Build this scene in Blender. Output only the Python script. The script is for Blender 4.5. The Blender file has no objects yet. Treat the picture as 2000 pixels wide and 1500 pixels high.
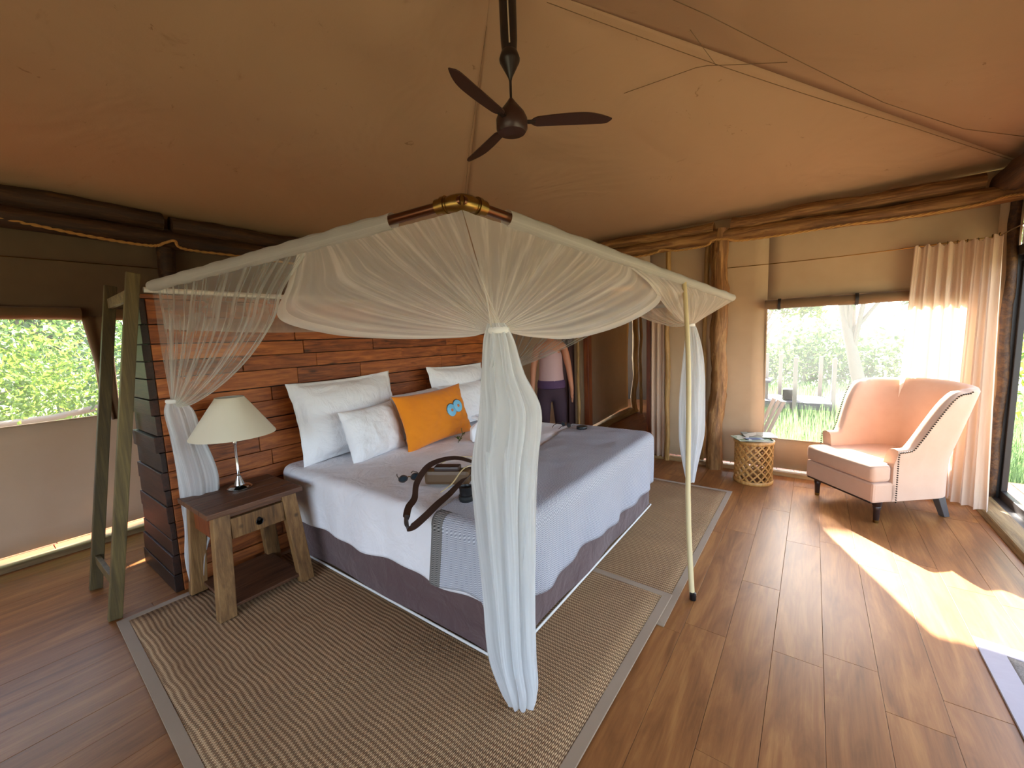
import bpy, bmesh, math, random
import numpy as np
from mathutils import Vector, Matrix, noise
random.seed(7); rng = np.random.default_rng(7)
PI = math.pi
S = bpy.context.scene
COL = S.collection

# ------------------------------------------------------------------ camera, sky, sun, exposure
def make_camera():
    yaw, pit, rol = math.radians(126.4), math.radians(-6.6), math.radians(-2.2)
    fw = Vector((math.cos(yaw)*math.cos(pit), math.sin(yaw)*math.cos(pit), math.sin(pit)))
    r = Vector((math.sin(yaw), -math.cos(yaw), 0)); u = r.cross(fw)
    r2 = r*math.cos(rol)+u*math.sin(rol); u2 = -r*math.sin(rol)+u*math.cos(rol)
    cd = bpy.data.cameras.new('camera'); c = bpy.data.objects.new('camera', cd); COL.objects.link(c)
    m = Matrix((r2, u2, -fw)).transposed().to_4x4(); m.translation = Vector((0, 0, 1.5))
    c.matrix_world = m
    cd.sensor_width = 36; cd.lens = 14.4; cd.clip_start = 0.02; cd.clip_end = 300
    S.camera = c
make_camera()
W = bpy.data.worlds.new('world'); S.world = W; W.use_nodes = True
nt = W.node_tree; nt.nodes.clear()
sky = nt.nodes.new('ShaderNodeTexSky'); sky.sky_type = 'NISHITA'; sky.sun_disc = False
sky.sun_elevation = math.radians(35); sky.sun_rotation = math.radians(-21.7)
sky.air_density = 1.0; sky.dust_density = 2.5; sky.ozone_density = 1.0
hs = nt.nodes.new('ShaderNodeHueSaturation'); hs.inputs['Saturation'].default_value = 0.72
bg = nt.nodes.new('ShaderNodeBackground'); bg.inputs[1].default_value = 1.0
wo = nt.nodes.new('ShaderNodeOutputWorld')
nt.links.new(sky.outputs[0], hs.inputs['Color']); nt.links.new(hs.outputs[0], bg.inputs[0]); nt.links.new(bg.outputs[0], wo.inputs[0])
sl = bpy.data.lights.new('sun', 'SUN'); sl.energy = 38; sl.angle = math.radians(0.8); sl.color = (1.0, .955, .88)
so = bpy.data.objects.new('sun', sl); COL.objects.link(so)
SUN_DIR = Vector((.37, -.93, -.70)).normalized()
so.rotation_euler = SUN_DIR.to_track_quat('-Z', 'Y').to_euler()
so.location = (-4, 12, 9)
def portal(name, loc, rot, sx, sy):
    l = bpy.data.lights.new(name, 'AREA'); l.shape = 'RECTANGLE'; l.size = sx; l.size_y = sy
    l.cycles.is_portal = True
    o = bpy.data.objects.new(name, l); COL.objects.link(o); o.location = loc; o.rotation_euler = rot
portal('sky_portal', (.38, 4.97, 1.05), (-PI/2, 0, 0), 1.6, 1.45)
portal('sky_portal', (1.42, 2.6, 1.05), (0, PI/2, 0), 2.0, 4.5)
portal('sky_portal', (-4.68, .3, 1.38), (0, -PI/2, 0), .85, 2.8)
portal('sky_portal', (-.75, -2.55, 1.2), (PI/2, 0, 0), 3.7, 1.8)
S.view_settings.view_transform = 'Standard'; S.view_settings.look = 'None'
S.view_settings.gamma = 1; S.view_settings.use_curve_mapping = False
S.view_settings.exposure = 0.80
cy = S.cycles
cy.use_denoising = True; cy.max_bounces = 9; cy.diffuse_bounces = 5; cy.glossy_bounces = 3
cy.transmission_bounces = 6; cy.transparent_max_bounces = 24; cy.sample_clamp_indirect = 8
cy.use_adaptive_sampling = True; cy.adaptive_threshold = 0.02; cy.caustics_reflective = False; cy.caustics_refractive = False

# ------------------------------------------------------------------ materials
def rgb(h):
    h = h.lstrip('#'); v = [int(h[i:i+2], 16)/255 for i in (0, 2, 4)]
    return tuple((x/12.92 if x <= .04045 else ((x+.055)/1.055)**2.4) for x in v)+(1,)
MATS = {}
class NB:
    def __init__(s, name):
        s.m = bpy.data.materials.new(name); s.m.use_nodes = True; s.t = s.m.node_tree; s.t.nodes.clear()
        s.out = s.t.nodes.new('ShaderNodeOutputMaterial'); s.x = -200
        MATS[name] = s.m
    def n(s, typ, ins=None, **kw):
        nd = s.t.nodes.new('ShaderNode'+typ)
        for k, v in kw.items(): setattr(nd, k, v)
        for k, v in (ins or {}).items(): s.set(nd, k, v)
        return nd
    def set(s, nd, k, v):
        sock = nd.inputs[k]
        if isinstance(v, bpy.types.NodeSocket): s.t.links.new(v, sock)
        elif isinstance(v, bpy.types.Node): s.t.links.new(v.outputs[0], sock)
        else: sock.default_value = v
    def math(s, op, a, b=None, c=None, clamp=False):
        nd = s.t.nodes.new('ShaderNodeMath'); nd.operation = op; nd.use_clamp = clamp
        for i, v in enumerate((a, b, c)):
            if v is not None: s.set(nd, i, v)
        return nd.outputs[0]
    def ramp(s, fac, stops):
        nd = s.t.nodes.new('ShaderNodeValToRGB'); s.set(nd, 0, fac)
        el = nd.color_ramp.elements
        while len(el) < len(stops): el.new(.5)
        for e, (p, c) in zip(el, stops): e.position = p; e.color = c if len(c) == 4 else (*c, 1)
        return nd.outputs[0]
    def mix(s, fac, a, b, typ='MIX'):
        nd = s.t.nodes.new('ShaderNodeMix'); nd.data_type = 'RGBA'; nd.blend_type = typ
        s.set(nd, 0, fac); s.set(nd, 6, a); s.set(nd, 7, b); return nd.outputs[2]
    def noise(s, vec, scale, detail=3, rough=.5, dist=0):
        return s.n('TexNoise', {'Vector': vec, 'Scale': scale, 'Detail': detail, 'Roughness': rough, 'Distortion': dist}).outputs[0]
    def coord(s, which='Object', scale=(1, 1, 1), rnd=False):
        tc = s.n('TexCoord'); o = tc.outputs[which]
        if rnd:
            oi = s.n('ObjectInfo'); mul = s.n('VectorMath', {0: (37., 11., 53.)}, operation='SCALE'); s.set(mul, 'Scale', oi.outputs['Random'])
            ad = s.n('VectorMath', {0: o, 1: mul.outputs[0]}, operation='ADD'); o = ad.outputs[0]
        mp = s.n('Mapping', {'Vector': o, 'Scale': scale}); return mp.outputs[0]
    def bump(s, h, strength=.3, dist=.01):
        return s.n('Bump', {'Height': h, 'Strength': strength, 'Distance': dist}).outputs[0]
    def bsdf(s, col, rough=.6, nrm=None, **kw):
        b = s.n('BsdfPrincipled', {'Base Color': col, 'Roughness': rough, **kw})
        if nrm is not None: s.set(b, 'Normal', nrm)
        return b
    def done(s, sh):
        s.set(s.out, 0, sh); return s.m
def plain(name, col, rough=.6, **kw):
    b = NB(name); return b.done(b.bsdf(rgb(col), rough, **kw))
def fabric(name, col, col2=None, scale=40, rough=.9, trans=0., tcol=None, wr=.25, wscale=3.5, sheen=.2):
    b = NB(name); co = b.coord()
    c = b.mix(b.noise(co, scale*.15, 4), rgb(col), rgb(col2 or col))
    n1 = b.noise(co, wscale, 4, .55, .6); n2 = b.noise(co, scale*12, 2)
    h = b.math('ADD', b.math('MULTIPLY', n1, 1.0), b.math('MULTIPLY', n2, .03))
    nr = b.bump(h, wr, .05)
    p = b.bsdf(c, rough, nr); p.inputs['Sheen Weight'].default_value = sheen
    if trans:
        t = b.n('BsdfTranslucent', {'Color': rgb(tcol or col), 'Normal': nr})
        mx = b.n('MixShader', {0: trans, 1: p, 2: t}); return b.done(mx)
    return b.done(p)
def wood(name, cols, axis=1, scale=1., rough=.5, bump=.25, coat=0., var=.5, stretch=12., knots=False, nb=1.):
    b = NB(name); sc = [1., 1., 1.]; sc = [stretch*scale]*3; sc[axis] = scale
    co = b.coord('Object', tuple(sc), rnd=True)
    n1 = b.noise(co, 1.6, 8, .62, .9)
    sc2 = [60*scale]*3; sc2[axis] = 2.*scale
    n2 = b.noise(b.coord('Object', tuple(sc2), rnd=True), 1.5, 5, .6, .3)
    oi = b.n('ObjectInfo').outputs['Random']
    f = b.math('ADD', b.math('MULTIPLY', n1, .75), b.math('MULTIPLY', n2, .25))
    f = b.math('ADD', f, b.math('MULTIPLY', b.math('SUBTRACT', oi, .5), var*.35))
    c = b.ramp(f, [(.3, rgb(cols[0])), (.5, rgb(cols[1])), (.7, rgb(cols[2]))])
    if knots:
        v = b.n('TexVoronoi', {'Vector': b.coord('Object', (9, 9, 9) if axis != 1 else (10, 3.2, 10), rnd=True), 'Scale': 1.}).outputs[0]
        k = b.ramp(v, [(.05, (.12, .1, .1)), (.16, (1, 1, 1))])
        c = b.mix(.8, c, k, 'MULTIPLY')
    nr = b.bump(b.math('ADD', n2, b.math('MULTIPLY', n1, nb)), bump, .004)
    p = b.bsdf(c, rough, nr); p.inputs['Coat Weight'].default_value = coat; p.inputs['Coat Roughness'].default_value = .25
    if name == 'floor_wood': p.inputs['Specular IOR Level'].default_value = .36
    return b.done(p)

fabric('canvas_wall', '#c2a888', '#b69b7a', trans=.02, tcol='#c49a6e', wr=.35, wscale=1.3)
fabric('canvas_wall_thin', '#d2bda4', '#c8b196', trans=.11, tcol='#d6b892', wr=.35, wscale=1.3)
fabric('canvas_eave_shade', '#75604a', '#685440', trans=.0, wr=.35, wscale=1.3)  # eave shade on the upper left wall, put into the canvas colour
def roof_mat():
    b = NB('canvas_roof'); co = b.coord()
    big = b.noise(co, .8, 4, .55, .8)
    c = b.mix(big, rgb('#b5967a'), rgb('#a68667'))
    st = b.ramp(b.noise(b.coord('Object', (1.2, 3.5, 6)), 1.4, 6, .7, .5), [(.26, (.72, .66, .6)), (.36, (1, 1, 1))])
    c = b.mix(.7, c, st, 'MULTIPLY')
    sp_ = b.ramp(b.noise(b.coord('Object', (2.2, 2.2, 3)), 2.6, 5, .8, 1.5), [(.30, (.55, .48, .42)), (.35, (1, 1, 1))])
    c = b.mix(.8, c, sp_, 'MULTIPLY')
    nr = b.bump(b.math('ADD', b.noise(co, 1.1, 3, .5, 1.2), b.math('MULTIPLY', b.noise(co, 90, 2), .015)), .45, .08)
    p = b.bsdf(c, .9, nr); t = b.n('BsdfTranslucent', {'Color': rgb('#c09468'), 'Normal': nr})
    return b.done(b.n('MixShader', {0: .026, 1: p, 2: t}))
roof_mat()
fabric('flap_cloth', '#7d6243', '#6b5237', trans=.1, tcol='#8a5a2c')
fabric('curtain_cloth', '#dcc2aa', '#d4b9a0', trans=.26, tcol='#ead6c2', wr=.2)
fabric('linen', '#e8e6ea', '#dedce2', wr=.55, wscale=5)
fabric('pillow_cotton', '#f4f5f8', '#eeeff3', wr=.5, wscale=7, sheen=.1)
fabric('lamp_fabric', '#e2dac4', '#dcd3bb', trans=.12, tcol='#c9b68e', wr=.03)
fabric('orange_cotton', '#e88a0c', '#dd7d08', wr=.2, wscale=7)
fabric('skirt_cloth', '#5e4344', '#472f30', scale=60, wr=.3, wscale=7, sheen=.5)
fabric('armchair_linen', '#cfab92', '#c69f85', wr=.08, scale=90)
fabric('rug_binding', '#9b8368', '#8d765c', wr=.1)
fabric('grey_leather_binding', '#a9a2a8', '#9a9298', wr=.3)
plain('white_trim', '#e4e2dc', .7); plain('black_plastic', '#141416', .35); plain('black_rubber', '#101010', .7)
plain('fan_brown', '#3a2420', .38); plain('fan_dark', '#241c1a', .35); plain('cable_white', '#b9a890', .6)
plain('chrome', '#c9c8c4', .14, Metallic=1.); plain('brass', '#8a6d3a', .3, Metallic=1.); plain('copper', '#6e4a35', .28, Metallic=1.)
plain('dark_metal', '#2a2624', .45, Metallic=.6); plain('nail_bronze', '#3a3026', .35, Metallic=.8)
plain('dark_leather', '#33211c', .42); plain('brown_leather', '#5a4128', .5); plain('lens_glass', '#20303a', .08)
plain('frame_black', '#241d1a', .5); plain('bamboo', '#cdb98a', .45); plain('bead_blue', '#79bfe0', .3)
plain('bead_dark', '#1d3144', .4); plain('bead_orange', '#c7743c', .4); plain('rope_fibre', '#b58a4f', .9)
plain('leg_dark', '#2a1a16', .3); plain('leg_grey', '#5a5552', .3)
plain('skin', '#b5795a', .55); plain('top_pink', '#b99a9a', .85); plain('trousers_plum', '#3a2733', .85)
plain('waist_purple', '#4d3556', .85); plain('hair_brown', '#2c1c14', .7); plain('white_cloth', '#dcdad6', .9)
plain('deck_grey', '#55505a', .8); plain('pale_bark', '#857c74', .9); plain('towel_white', '#cfc6bf', .95)
plain('sprig_green', '#3f4f1c', .6); plain('yellow_lid', '#d8b45a', .5)
wood('floor_wood', ('#68401f', '#8c5a30', '#ac7842'), axis=1, scale=1.1, rough=.40, bump=.05, coat=.03, var=.12, stretch=7, nb=0.)
wood('deck_wood', ('#4a1c08', '#7a3412', '#93451c'), axis=1, scale=1.4, rough=.6, bump=.3, var=.5)
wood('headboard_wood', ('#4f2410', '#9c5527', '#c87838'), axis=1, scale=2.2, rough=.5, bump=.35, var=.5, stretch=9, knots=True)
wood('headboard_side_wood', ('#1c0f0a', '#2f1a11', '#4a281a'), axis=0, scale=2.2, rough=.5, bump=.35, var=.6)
wood('nightstand_wood', ('#4a3119', '#7d5a33', '#a07a4a'), axis=2, scale=2., rough=.6, bump=.4, var=.3, stretch=7, knots=True)
wood('nightstand_top_wood', ('#3c2418', '#5c3b26', '#7a5236'), axis=1, scale=2., rough=.5, bump=.3, var=.3)
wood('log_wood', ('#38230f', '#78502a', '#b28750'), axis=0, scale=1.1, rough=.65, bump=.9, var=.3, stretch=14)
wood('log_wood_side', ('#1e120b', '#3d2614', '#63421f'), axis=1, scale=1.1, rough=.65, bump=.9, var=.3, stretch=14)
wood('post_wood', ('#4a2d16', '#8a6034', '#bf955c'), axis=2, scale=1.1, rough=.6, bump=.9, var=.3, stretch=14)
wood('pole_wood', ('#6d4f2a', '#a07a44', '#c9a568'), axis=2, scale=1.5, rough=.55, bump=.4, var=.3)
wood('ladder_wood', ('#3d3220', '#574929', '#75643a'), axis=2, scale=1.2, rough=.6, bump=.3, var=.3)
wood('jamb_wood', ('#3c1a0b', '#6a3114', '#8a4a20'), axis=2, scale=1.5, rough=.45, bump=.2, var=.3)
wood('beam_wood', ('#4f3e26', '#7a6440', '#9c8558'), axis=1, scale=1.5, rough=.6, bump=.4, var=.3)
wood('beam_wood_back', ('#6b5030', '#94754a', '#b59462'), axis=0, scale=1.5, rough=.6, bump=.4, var=.3)
wood('stool_wood', ('#8a5c2e', '#b98648', '#d6a864'), axis=2, scale=2., rough=.45, bump=.3, var=.2)
def jute():
    b = NB('jute_weave'); tc = b.n('TexCoord').outputs['Object']
    wob = b.noise(b.coord(), 6, 2)
    sp = b.n('SeparateXYZ', {0: tc})
    fx = b.math('ADD', b.math('MULTIPLY', sp.outputs[0], 2*PI/.014), b.math('MULTIPLY', wob, 9.))
    fy = b.math('ADD', b.math('MULTIPLY', sp.outputs[1], 2*PI/.021), b.math('MULTIPLY', wob, 6.))
    a = b.math('SINE', fx); c = b.math('SINE', b.math('ADD', fy, b.math('MULTIPLY', b.math('SIGN', a), .7)))
    h = b.math('ADD', b.math('MULTIPLY', b.math('ABSOLUTE', a), .5), b.math('MULTIPLY', b.math('ADD', c, 1.), .25))
    n = b.noise(b.coord(), 3, 5, .65)
    col = b.ramp(h, [(.1, rgb('#46301d')), (.5, rgb('#9b734d')), (.9, rgb('#e6bf8e'))])
    col = b.mix(b.math('MULTIPLY', n, .55), col, rgb('#6a4e36'))
    return b.done(b.bsdf(col, .95, b.bump(h, .9, .006)))
jute()
def grey_weave():
    b = NB('grey_weave'); n = b.noise(b.coord('Object', (60, 200, 60)), 3, 3)
    return b.done(b.bsdf(b.ramp(n, [(.35, rgb('#5d5752')), (.65, rgb('#8d857d'))]), .95, b.bump(n, .5, .004)))
grey_weave()
def herring():
    b = NB('herringbone_cotton'); uv = b.n('TexCoord').outputs['UV']; sp = b.n('SeparateXYZ', {0: uv})
    u = b.math('DIVIDE', sp.outputs[0], .028); tri = b.math('ABSOLUTE', b.math('SUBTRACT', b.math('FRACT', u), .5))
    ph = b.math('ADD', b.math('DIVIDE', sp.outputs[1], .0105), b.math('MULTIPLY', tri, 2.6))
    s = b.math('SINE', b.math('MULTIPLY', ph, 2*PI)); f = b.math('MULTIPLY_ADD', s, .5, .5)
    # darker stripe along the hem at the start of the throw
    st = b.math('LESS_THAN', sp.outputs[0], 1.60)
    lt = b.mix(st, rgb('#c6c8d0'), rgb('#9a9692')); dk = b.mix(st, rgb('#8d8f9c'), rgb('#3e3c3c'))
    c = b.mix(b.math('GREATER_THAN', f, .5), lt, dk)
    nr = b.bump(b.math('ADD', b.math('MULTIPLY', f, .12), b.noise(b.coord(), 5, 3, .5, .6)), .45, .03)
    return b.done(b.bsdf(c, .9, nr))
herring()
def net(name, base, pleat, col='#e6e0d6', nu=70, hem=False):
    b = NB(name); uv = b.n('TexCoord').outputs['UV']; sp = b.n('SeparateXYZ', {0: uv})
    u, v = sp.outputs[0], sp.outputs[1]
    cmb = b.n('CombineXYZ', {0: b.math('MULTIPLY', u, nu), 1: b.math('MULTIPLY', v, 1.2)})
    n = b.noise(cmb, 1., 3, .6)
    pl = b.ramp(n, [(.48, (0, 0, 0)), (.66, (1, 1, 1))])
    gather = b.math('POWER', v, 4.)
    hemb = b.math('GREATER_THAN', u, .972); pl = b.mix(hemb, pl, (1, 1, 1, 1)) if hem else pl
    f = b.math('ADD', base, b.math('ADD', b.math('MULTIPLY', pl, pleat), b.math('MULTIPLY', gather, .5)), clamp=True)
    d = b.n('BsdfDiffuse', {'Color': rgb(col)}); t = b.n('BsdfTranslucent', {'Color': rgb(col)})
    c = b.n('MixShader', {0: .5, 1: d, 2: t}); tr = b.n('BsdfTransparent')
    return b.done(b.n('MixShader', {0: f, 1: tr, 2: c}))
net('net_panel', .54, .26, '#ece6de', 24, True); net('net_thin', .20, .32, '#dfe3dc', 34, True); net('net_val', .25, .2, '#dfd8d0', 20); net('net_roof', .26, .05, '#d8d0c8', 12); net('net_gathered', .55, .42, '#e9ebec', 30)
net('net_hem', .8, .15, '#e2e0dc', 20)
def screen():
    b = NB('insect_screen'); d = b.n('BsdfDiffuse', {'Color': rgb('#d6d8d6')}); t = b.n('BsdfTranslucent', {'Color': rgb('#e6e8e4')})
    c = b.n('MixShader', {0: .6, 1: d, 2: t}); tr = b.n('BsdfTransparent')
    return b.done(b.n('MixShader', {0: .055, 1: tr, 2: c}))
screen()
def glass():
    b = NB('clear_glass'); g = b.n('BsdfGlossy', {'Roughness': .02}); tr = b.n('BsdfTransparent')
    return b.done(b.n('MixShader', {0: .06, 1: tr, 2: g}))
glass()
def leafmat(name, c1, c2, tc):
    b = NB(name); n = b.noise(b.coord(), 2.2, 3); c = b.mix(n, rgb(c1), rgb(c2))
    p = b.bsdf(c, .5); t = b.n('BsdfTranslucent', {'Color': rgb(tc)})
    return b.done(b.n('MixShader', {0: .45, 1: p, 2: t}))
leafmat('leaf_green', '#3c5530', '#62803f', '#8aa83e'); leafmat('leaf_dark', '#2c4030', '#44603e', '#58783c'); leafmat('grass_green', '#46644c', '#64825e', '#7a9560')
def ground():
    b = NB('sandy_ground'); n = b.noise(b.coord(), .8, 6, .6)
    return b.done(b.bsdf(b.ramp(n, [(.35, rgb('#66754a')), (.55, rgb('#94886e')), (.7, rgb('#b0a48c'))]), .95))
ground()
def cover(name, a, c, d):
    b = NB(name); n = b.n('TexVoronoi', {'Vector': b.coord('Object', (14, 9, 4)), 'Scale': 1.}).outputs['Color']
    s = b.n('SeparateColor', {0: n}).outputs[0]
    return b.done(b.bsdf(b.ramp(s, [(.2, rgb(a)), (.5, rgb(c)), (.8, rgb(d))]), .2))
cover('magazine_landscape', '#3c4a44', '#8a8f86', '#b9b6a8'); cover('magazine_green', '#5f7a62', '#98ab92', '#c8cfbe'); cover('magazine_blue', '#4a5f86', '#c9ced6', '#e2e2de')
plain('paper', '#d8d2c2', .8)

# ------------------------------------------------------------------ builders
def link(name, me, mat, parent=None, loc=None):
    o = bpy.data.objects.new(name, me); COL.objects.link(o)
    if mat: me.materials.append(MATS[mat])
    if parent:
        o.parent = parent; o.matrix_parent_inverse = Matrix.Translation(-parent.location) if parent.rotation_euler.z == 0 else parent.matrix_basis.inverted()
    if loc: o.location = loc
    return o
def mesh(name, V, F, mat, parent=None, smooth=True, uv=None):
    me = bpy.data.meshes.new(name); me.from_pydata([tuple(v) for v in V], [], F)
    if smooth: me.polygons.foreach_set('use_smooth', [True]*len(me.polygons))
    if uv is not None:
        l = me.uv_layers.new(name='UVMap')
        idx = np.empty(len(me.loops), dtype=np.int32); me.loops.foreach_get('vertex_index', idx)
        l.data.foreach_set('uv', np.asarray(uv, dtype=np.float32)[idx].ravel())
    me.update(); return link(name, me, mat, parent)
class MB:
    """collects shapes that make ONE mesh object"""
    def __init__(s): s.V = []; s.F = []; s.sm = []
    def add(s, V, F, smooth=False):
        o = len(s.V); s.V += [tuple(v) for v in V]; s.F += [tuple(i+o for i in f) for f in F]; s.sm += [smooth]*len(F); return s
    def box(s, c, d, bev=.0, M=None):
        cx, cy_, cz = c; dx, dy, dz = d[0]/2, d[1]/2, d[2]/2
        bm = bmesh.new(); bmesh.ops.create_cube(bm, size=1)
        for v in bm.verts: v.co = Vector((v.co.x*2*dx, v.co.y*2*dy, v.co.z*2*dz))
        if bev: bmesh.ops.bevel(bm, geom=bm.edges[:], offset=bev, segments=2, affect='EDGES', profile=.6)
        T = Matrix.Translation((cx, cy_, cz)) @ (M or Matrix.Identity(4))
        bm.verts.ensure_lookup_table()
        s.add([T @ v.co for v in bm.verts], [[v.index for v in f.verts] for f in bm.faces]); bm.free(); return s
    def hexa(s, P8, bev=0.):
        """8 corners: bottom ring 0-3, top ring 4-7"""
        bm = bmesh.new(); vs = [bm.verts.new(p) for p in P8]
        for f in ((3, 2, 1, 0), (4, 5, 6, 7), (0, 1, 5, 4), (1, 2, 6, 5), (2, 3, 7, 6), (3, 0, 4, 7)): bm.faces.new([vs[i] for i in f])
        if bev: bmesh.ops.bevel(bm, geom=bm.edges[:], offset=bev, segments=2, affect='EDGES', profile=.6)
        bm.verts.index_update(); bmesh.ops.recalc_face_normals(bm, faces=bm.faces[:])
        s.add([v.co[:] for v in bm.verts], [[v.index for v in f.verts] for f in bm.faces]); bm.free(); return s
    def tube(s, path, r, seg=12, cap=True, rough=0., rscale=6., squash=None):
        P = [Vector(p) for p in path]; n = len(P)
        R = r if isinstance(r, (list, tuple)) else [r]*n
        t0 = (P[1]-P[0]).normalized(); up = Vector((0, 0, 1)) if abs(t0.z) < .9 else Vector((1, 0, 0))
        a = t0.cross(up).normalized(); V = []; F = []
        for i in range(n):
            t = (P[min(i+1, n-1)]-P[max(i-1, 0)]).normalized()
            a = (a - t*a.dot(t)).normalized(); b = t.cross(a)
            for k in range(seg):
                an = 2*PI*k/seg; ra = rb = R[i]
                if squash: ra, rb = R[i]*squash[0], R[i]*squash[1]
                q = a*math.cos(an)*ra + b*math.sin(an)*rb
                if rough:
                    q *= 1+rough*noise.noise((P[i]+q*3)*rscale)
                V.append(P[i]+q)
        for i in range(n-1):
            for k in range(seg):
                k2 = (k+1) % seg; F.append((i*seg+k, i*seg+k2, (i+1)*seg+k2, (i+1)*seg+k))
        if cap: F.append(tuple(range(seg))[::-1]); F.append(tuple((n-1)*seg+k for k in range(seg)))
        return s.add(V, F, True)
    def lathe(s, prof, c=(0, 0, 0), seg=32, M=None):
        V = []; F = []; n = len(prof); M = M or Matrix.Identity(4); c = Vector(c)
        for r, z in prof:
            for k in range(seg):
                an = 2*PI*k/seg; V.append(c + (M @ Vector((r*math.cos(an), r*math.sin(an), z))))
        for i in range(n-1):
            for k in range(seg):
                k2 = (k+1) % seg; F.append((i*seg+k, i*seg+k2, (i+1)*seg+k2, (i+1)*seg+k))
        if prof[0][0] > 1e-4: F.append(tuple(range(seg))[::-1])
        if prof[-1][0] > 1e-4: F.append(tuple((n-1)*seg+k for k in range(seg)))
        return s.add(V, F, True)
    def build(s, name, mat, parent=None, sharp=35):
        me = bpy.data.meshes.new(name); me.from_pydata(s.V, [], s.F)
        me.polygons.foreach_set('use_smooth', s.sm); me.update()
        if all(s.sm): me.set_sharp_from_angle(angle=math.radians(sharp+10))
        return link(name, me, mat, parent)
def grid(name, fn, nu, nv, mat, parent=None, uvfn=None, thick=0., smooth=True, closed=False):
    V = []; U = []; F = []
    mu = nu if closed else nu+1
    for j in range(nv+1):
        for i in range(mu):
            u, v = i/nu, j/nv; V.append(Vector(fn(u, v))); U.append(uvfn(u, v) if uvfn else (u, v))
    for j in range(nv):
        for i in range(nu):
            i2 = (i+1) % mu if closed else i+1
            F.append((j*mu+i, j*mu+i2, (j+1)*mu+i2, (j+1)*mu+i))
    o = mesh(name, V, F, mat, parent, smooth, U)
    if thick:
        m = o.modifiers.new('solid', 'SOLIDIFY'); m.thickness = thick; m.offset = 0
    return o
def thing(name, label, cat, loc=(0, 0, 0), group=None, rotz=0):
    o = bpy.data.objects.new(name, None); COL.objects.link(o); o.location = loc; o.rotation_euler = (0, 0, rotz)
    o.empty_display_size = .05
    return tag(o, label, cat, group)
def tag(o, label, cat, group=None, kind=None):
    o['label'] = label; o['category'] = cat
    if group: o['group'] = group
    if kind: o['kind'] = kind
    return o
def struct(o): o['kind'] = 'structure'; return o
def lerp(a, b, t): return a+(b-a)*t
def sstep(a, b, x):
    t = max(0, min(1, (x-a)/(b-a))); return t*t*(3-2*t)
def bez(p0, p1, p2, t): return p0*(1-t)**2 + p1*2*t*(1-t) + p2*t*t
V3 = Vector

# ================================================================== ROOM SHELL
XL, XR, YB, YF = -4.56, 1.245, 4.88, -2.45
EAVE = 2.62; APEX = V3((-1.5, 2.0, 3.5))
# floor: deck base and individual planks
fl = struct(MB().box((-2.0, 1.4, -.065), (7.6, 8.6, .07)).build('floor', 'jamb_wood'))
PWID = .19
pm = []
for L in (1.22, .8, .42):
    pm.append((L, MB().box((0, 0, -.0125), (PWID-.0012, L-.0015, .025), .0010).build('plank', 'floor_wood').data))
for o in [o for o in bpy.data.objects if o.name.startswith('plank')]: bpy.data.objects.remove(o)
x = -4.66+PWID/2; i = 0
dm = {}
for nm, d in (('a', (.14, 1.6, .025)), ('b', (.14, .55, .025))):
    o = MB().box((0, 0, -.0125), d, .002).build('deck_board', 'deck_wood'); dm[nm] = o.data; bpy.data.objects.remove(o)
def board(me, x, y):
    o = bpy.data.objects.new('deck_board', me); COL.objects.link(o); o.parent = fl; o.location = (x, y, -.001)
for i in range(7):
    for k in range(5): board(dm['a'], -4.735-i*.147, -2.1+k*1.605+.02*(i % 2))
for i in range(43): board(dm['b'], -4.6+i*.147, 5.30)
while x < 1.75:
    y = -2.6 - random.random()*.9
    while y < 5.0:
        L, me = pm[0]
        if y+2*L > 5.02 > y+L and 5.02-y-L < .3: L = L*.7
        if y+L > 5.02: L = 5.02-y
        if L > .15 and y+L > -2.5:
            o = bpy.data.objects.new('plank', me); COL.objects.link(o); o.parent = fl
            o.location = (x, y+L/2, random.uniform(-.0004, .0004)); o.scale = (1, L/1.22, 1)
        y += L
    x += PWID; i += 1
def wall(name, axis, val, rects, mat='canvas_wall'):
    """canvas wall in plane axis=val, built from rectangles (a0,a1,z0,z1), with light fabric billow"""
    V = []; F = []
    for a0, a1, z0, z1 in rects:
        na, nz = max(1, int((a1-a0)/.12)), max(1, int((z1-z0)/.12)); o = len(V)
        for j in range(nz+1):
            for i in range(na+1):
                a = lerp(a0, a1, i/na); z = lerp(z0, z1, j/nz)
                n = noise.noise((a*1.3, z*.8, val*3.1))*.018
                V.append((val+n, a, z) if axis == 'X' else (a, val+n, z))
        for j in range(nz):
            for i in range(na): F.append((o+j*(na+1)+i, o+j*(na+1)+i+1, o+(j+1)*(na+1)+i+1, o+(j+1)*(na+1)+i))
    ob = struct(mesh(name, V, F, mat)); m = ob.modifiers.new('s', 'SOLIDIFY'); m.thickness = .006
    return ob
Z0 = .085
wall('wall_left_upper', 'X', XL, [(YF, YB, 1.76, EAVE)], 'canvas_eave_shade')
wl = wall('wall_left', 'X', XL, [(YF, YB, Z0, 1.0), (YF, -.9, 1.0, 1.76), (.665, .745, 1.0, 1.76),
     (1.02, 2.40, 1.0, 1.76), (2.95, YB, 1.0, 1.76), (2.40, 2.95, 1.0, 1.16), (2.40, 2.95, 1.42, 1.76)], 'canvas_wall_thin')
wb = wall('wall_back', 'Y', YB, [(XL, -2.36, Z0, EAVE), (-2.36, -1.55, 2.06, EAVE), (-1.55, -.385, .055, EAVE), (-.385, 1.12, 1.76, EAVE),
     (-.385, 1.12, .055, .36), (1.12, XR, .055, EAVE)])
wr = wall('wall_right', 'X', XR, [(YF, YB, 2.02, EAVE), (YF, .35, .05, 2.02)])
wf = wall('wall_front', 'Y', YF, [(XL, XR, 2.05, EAVE), (XL, XR, Z0, .45), (XL, -2.6, .45, 2.05), (1.1, XR, .45, 2.05)])
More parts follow.
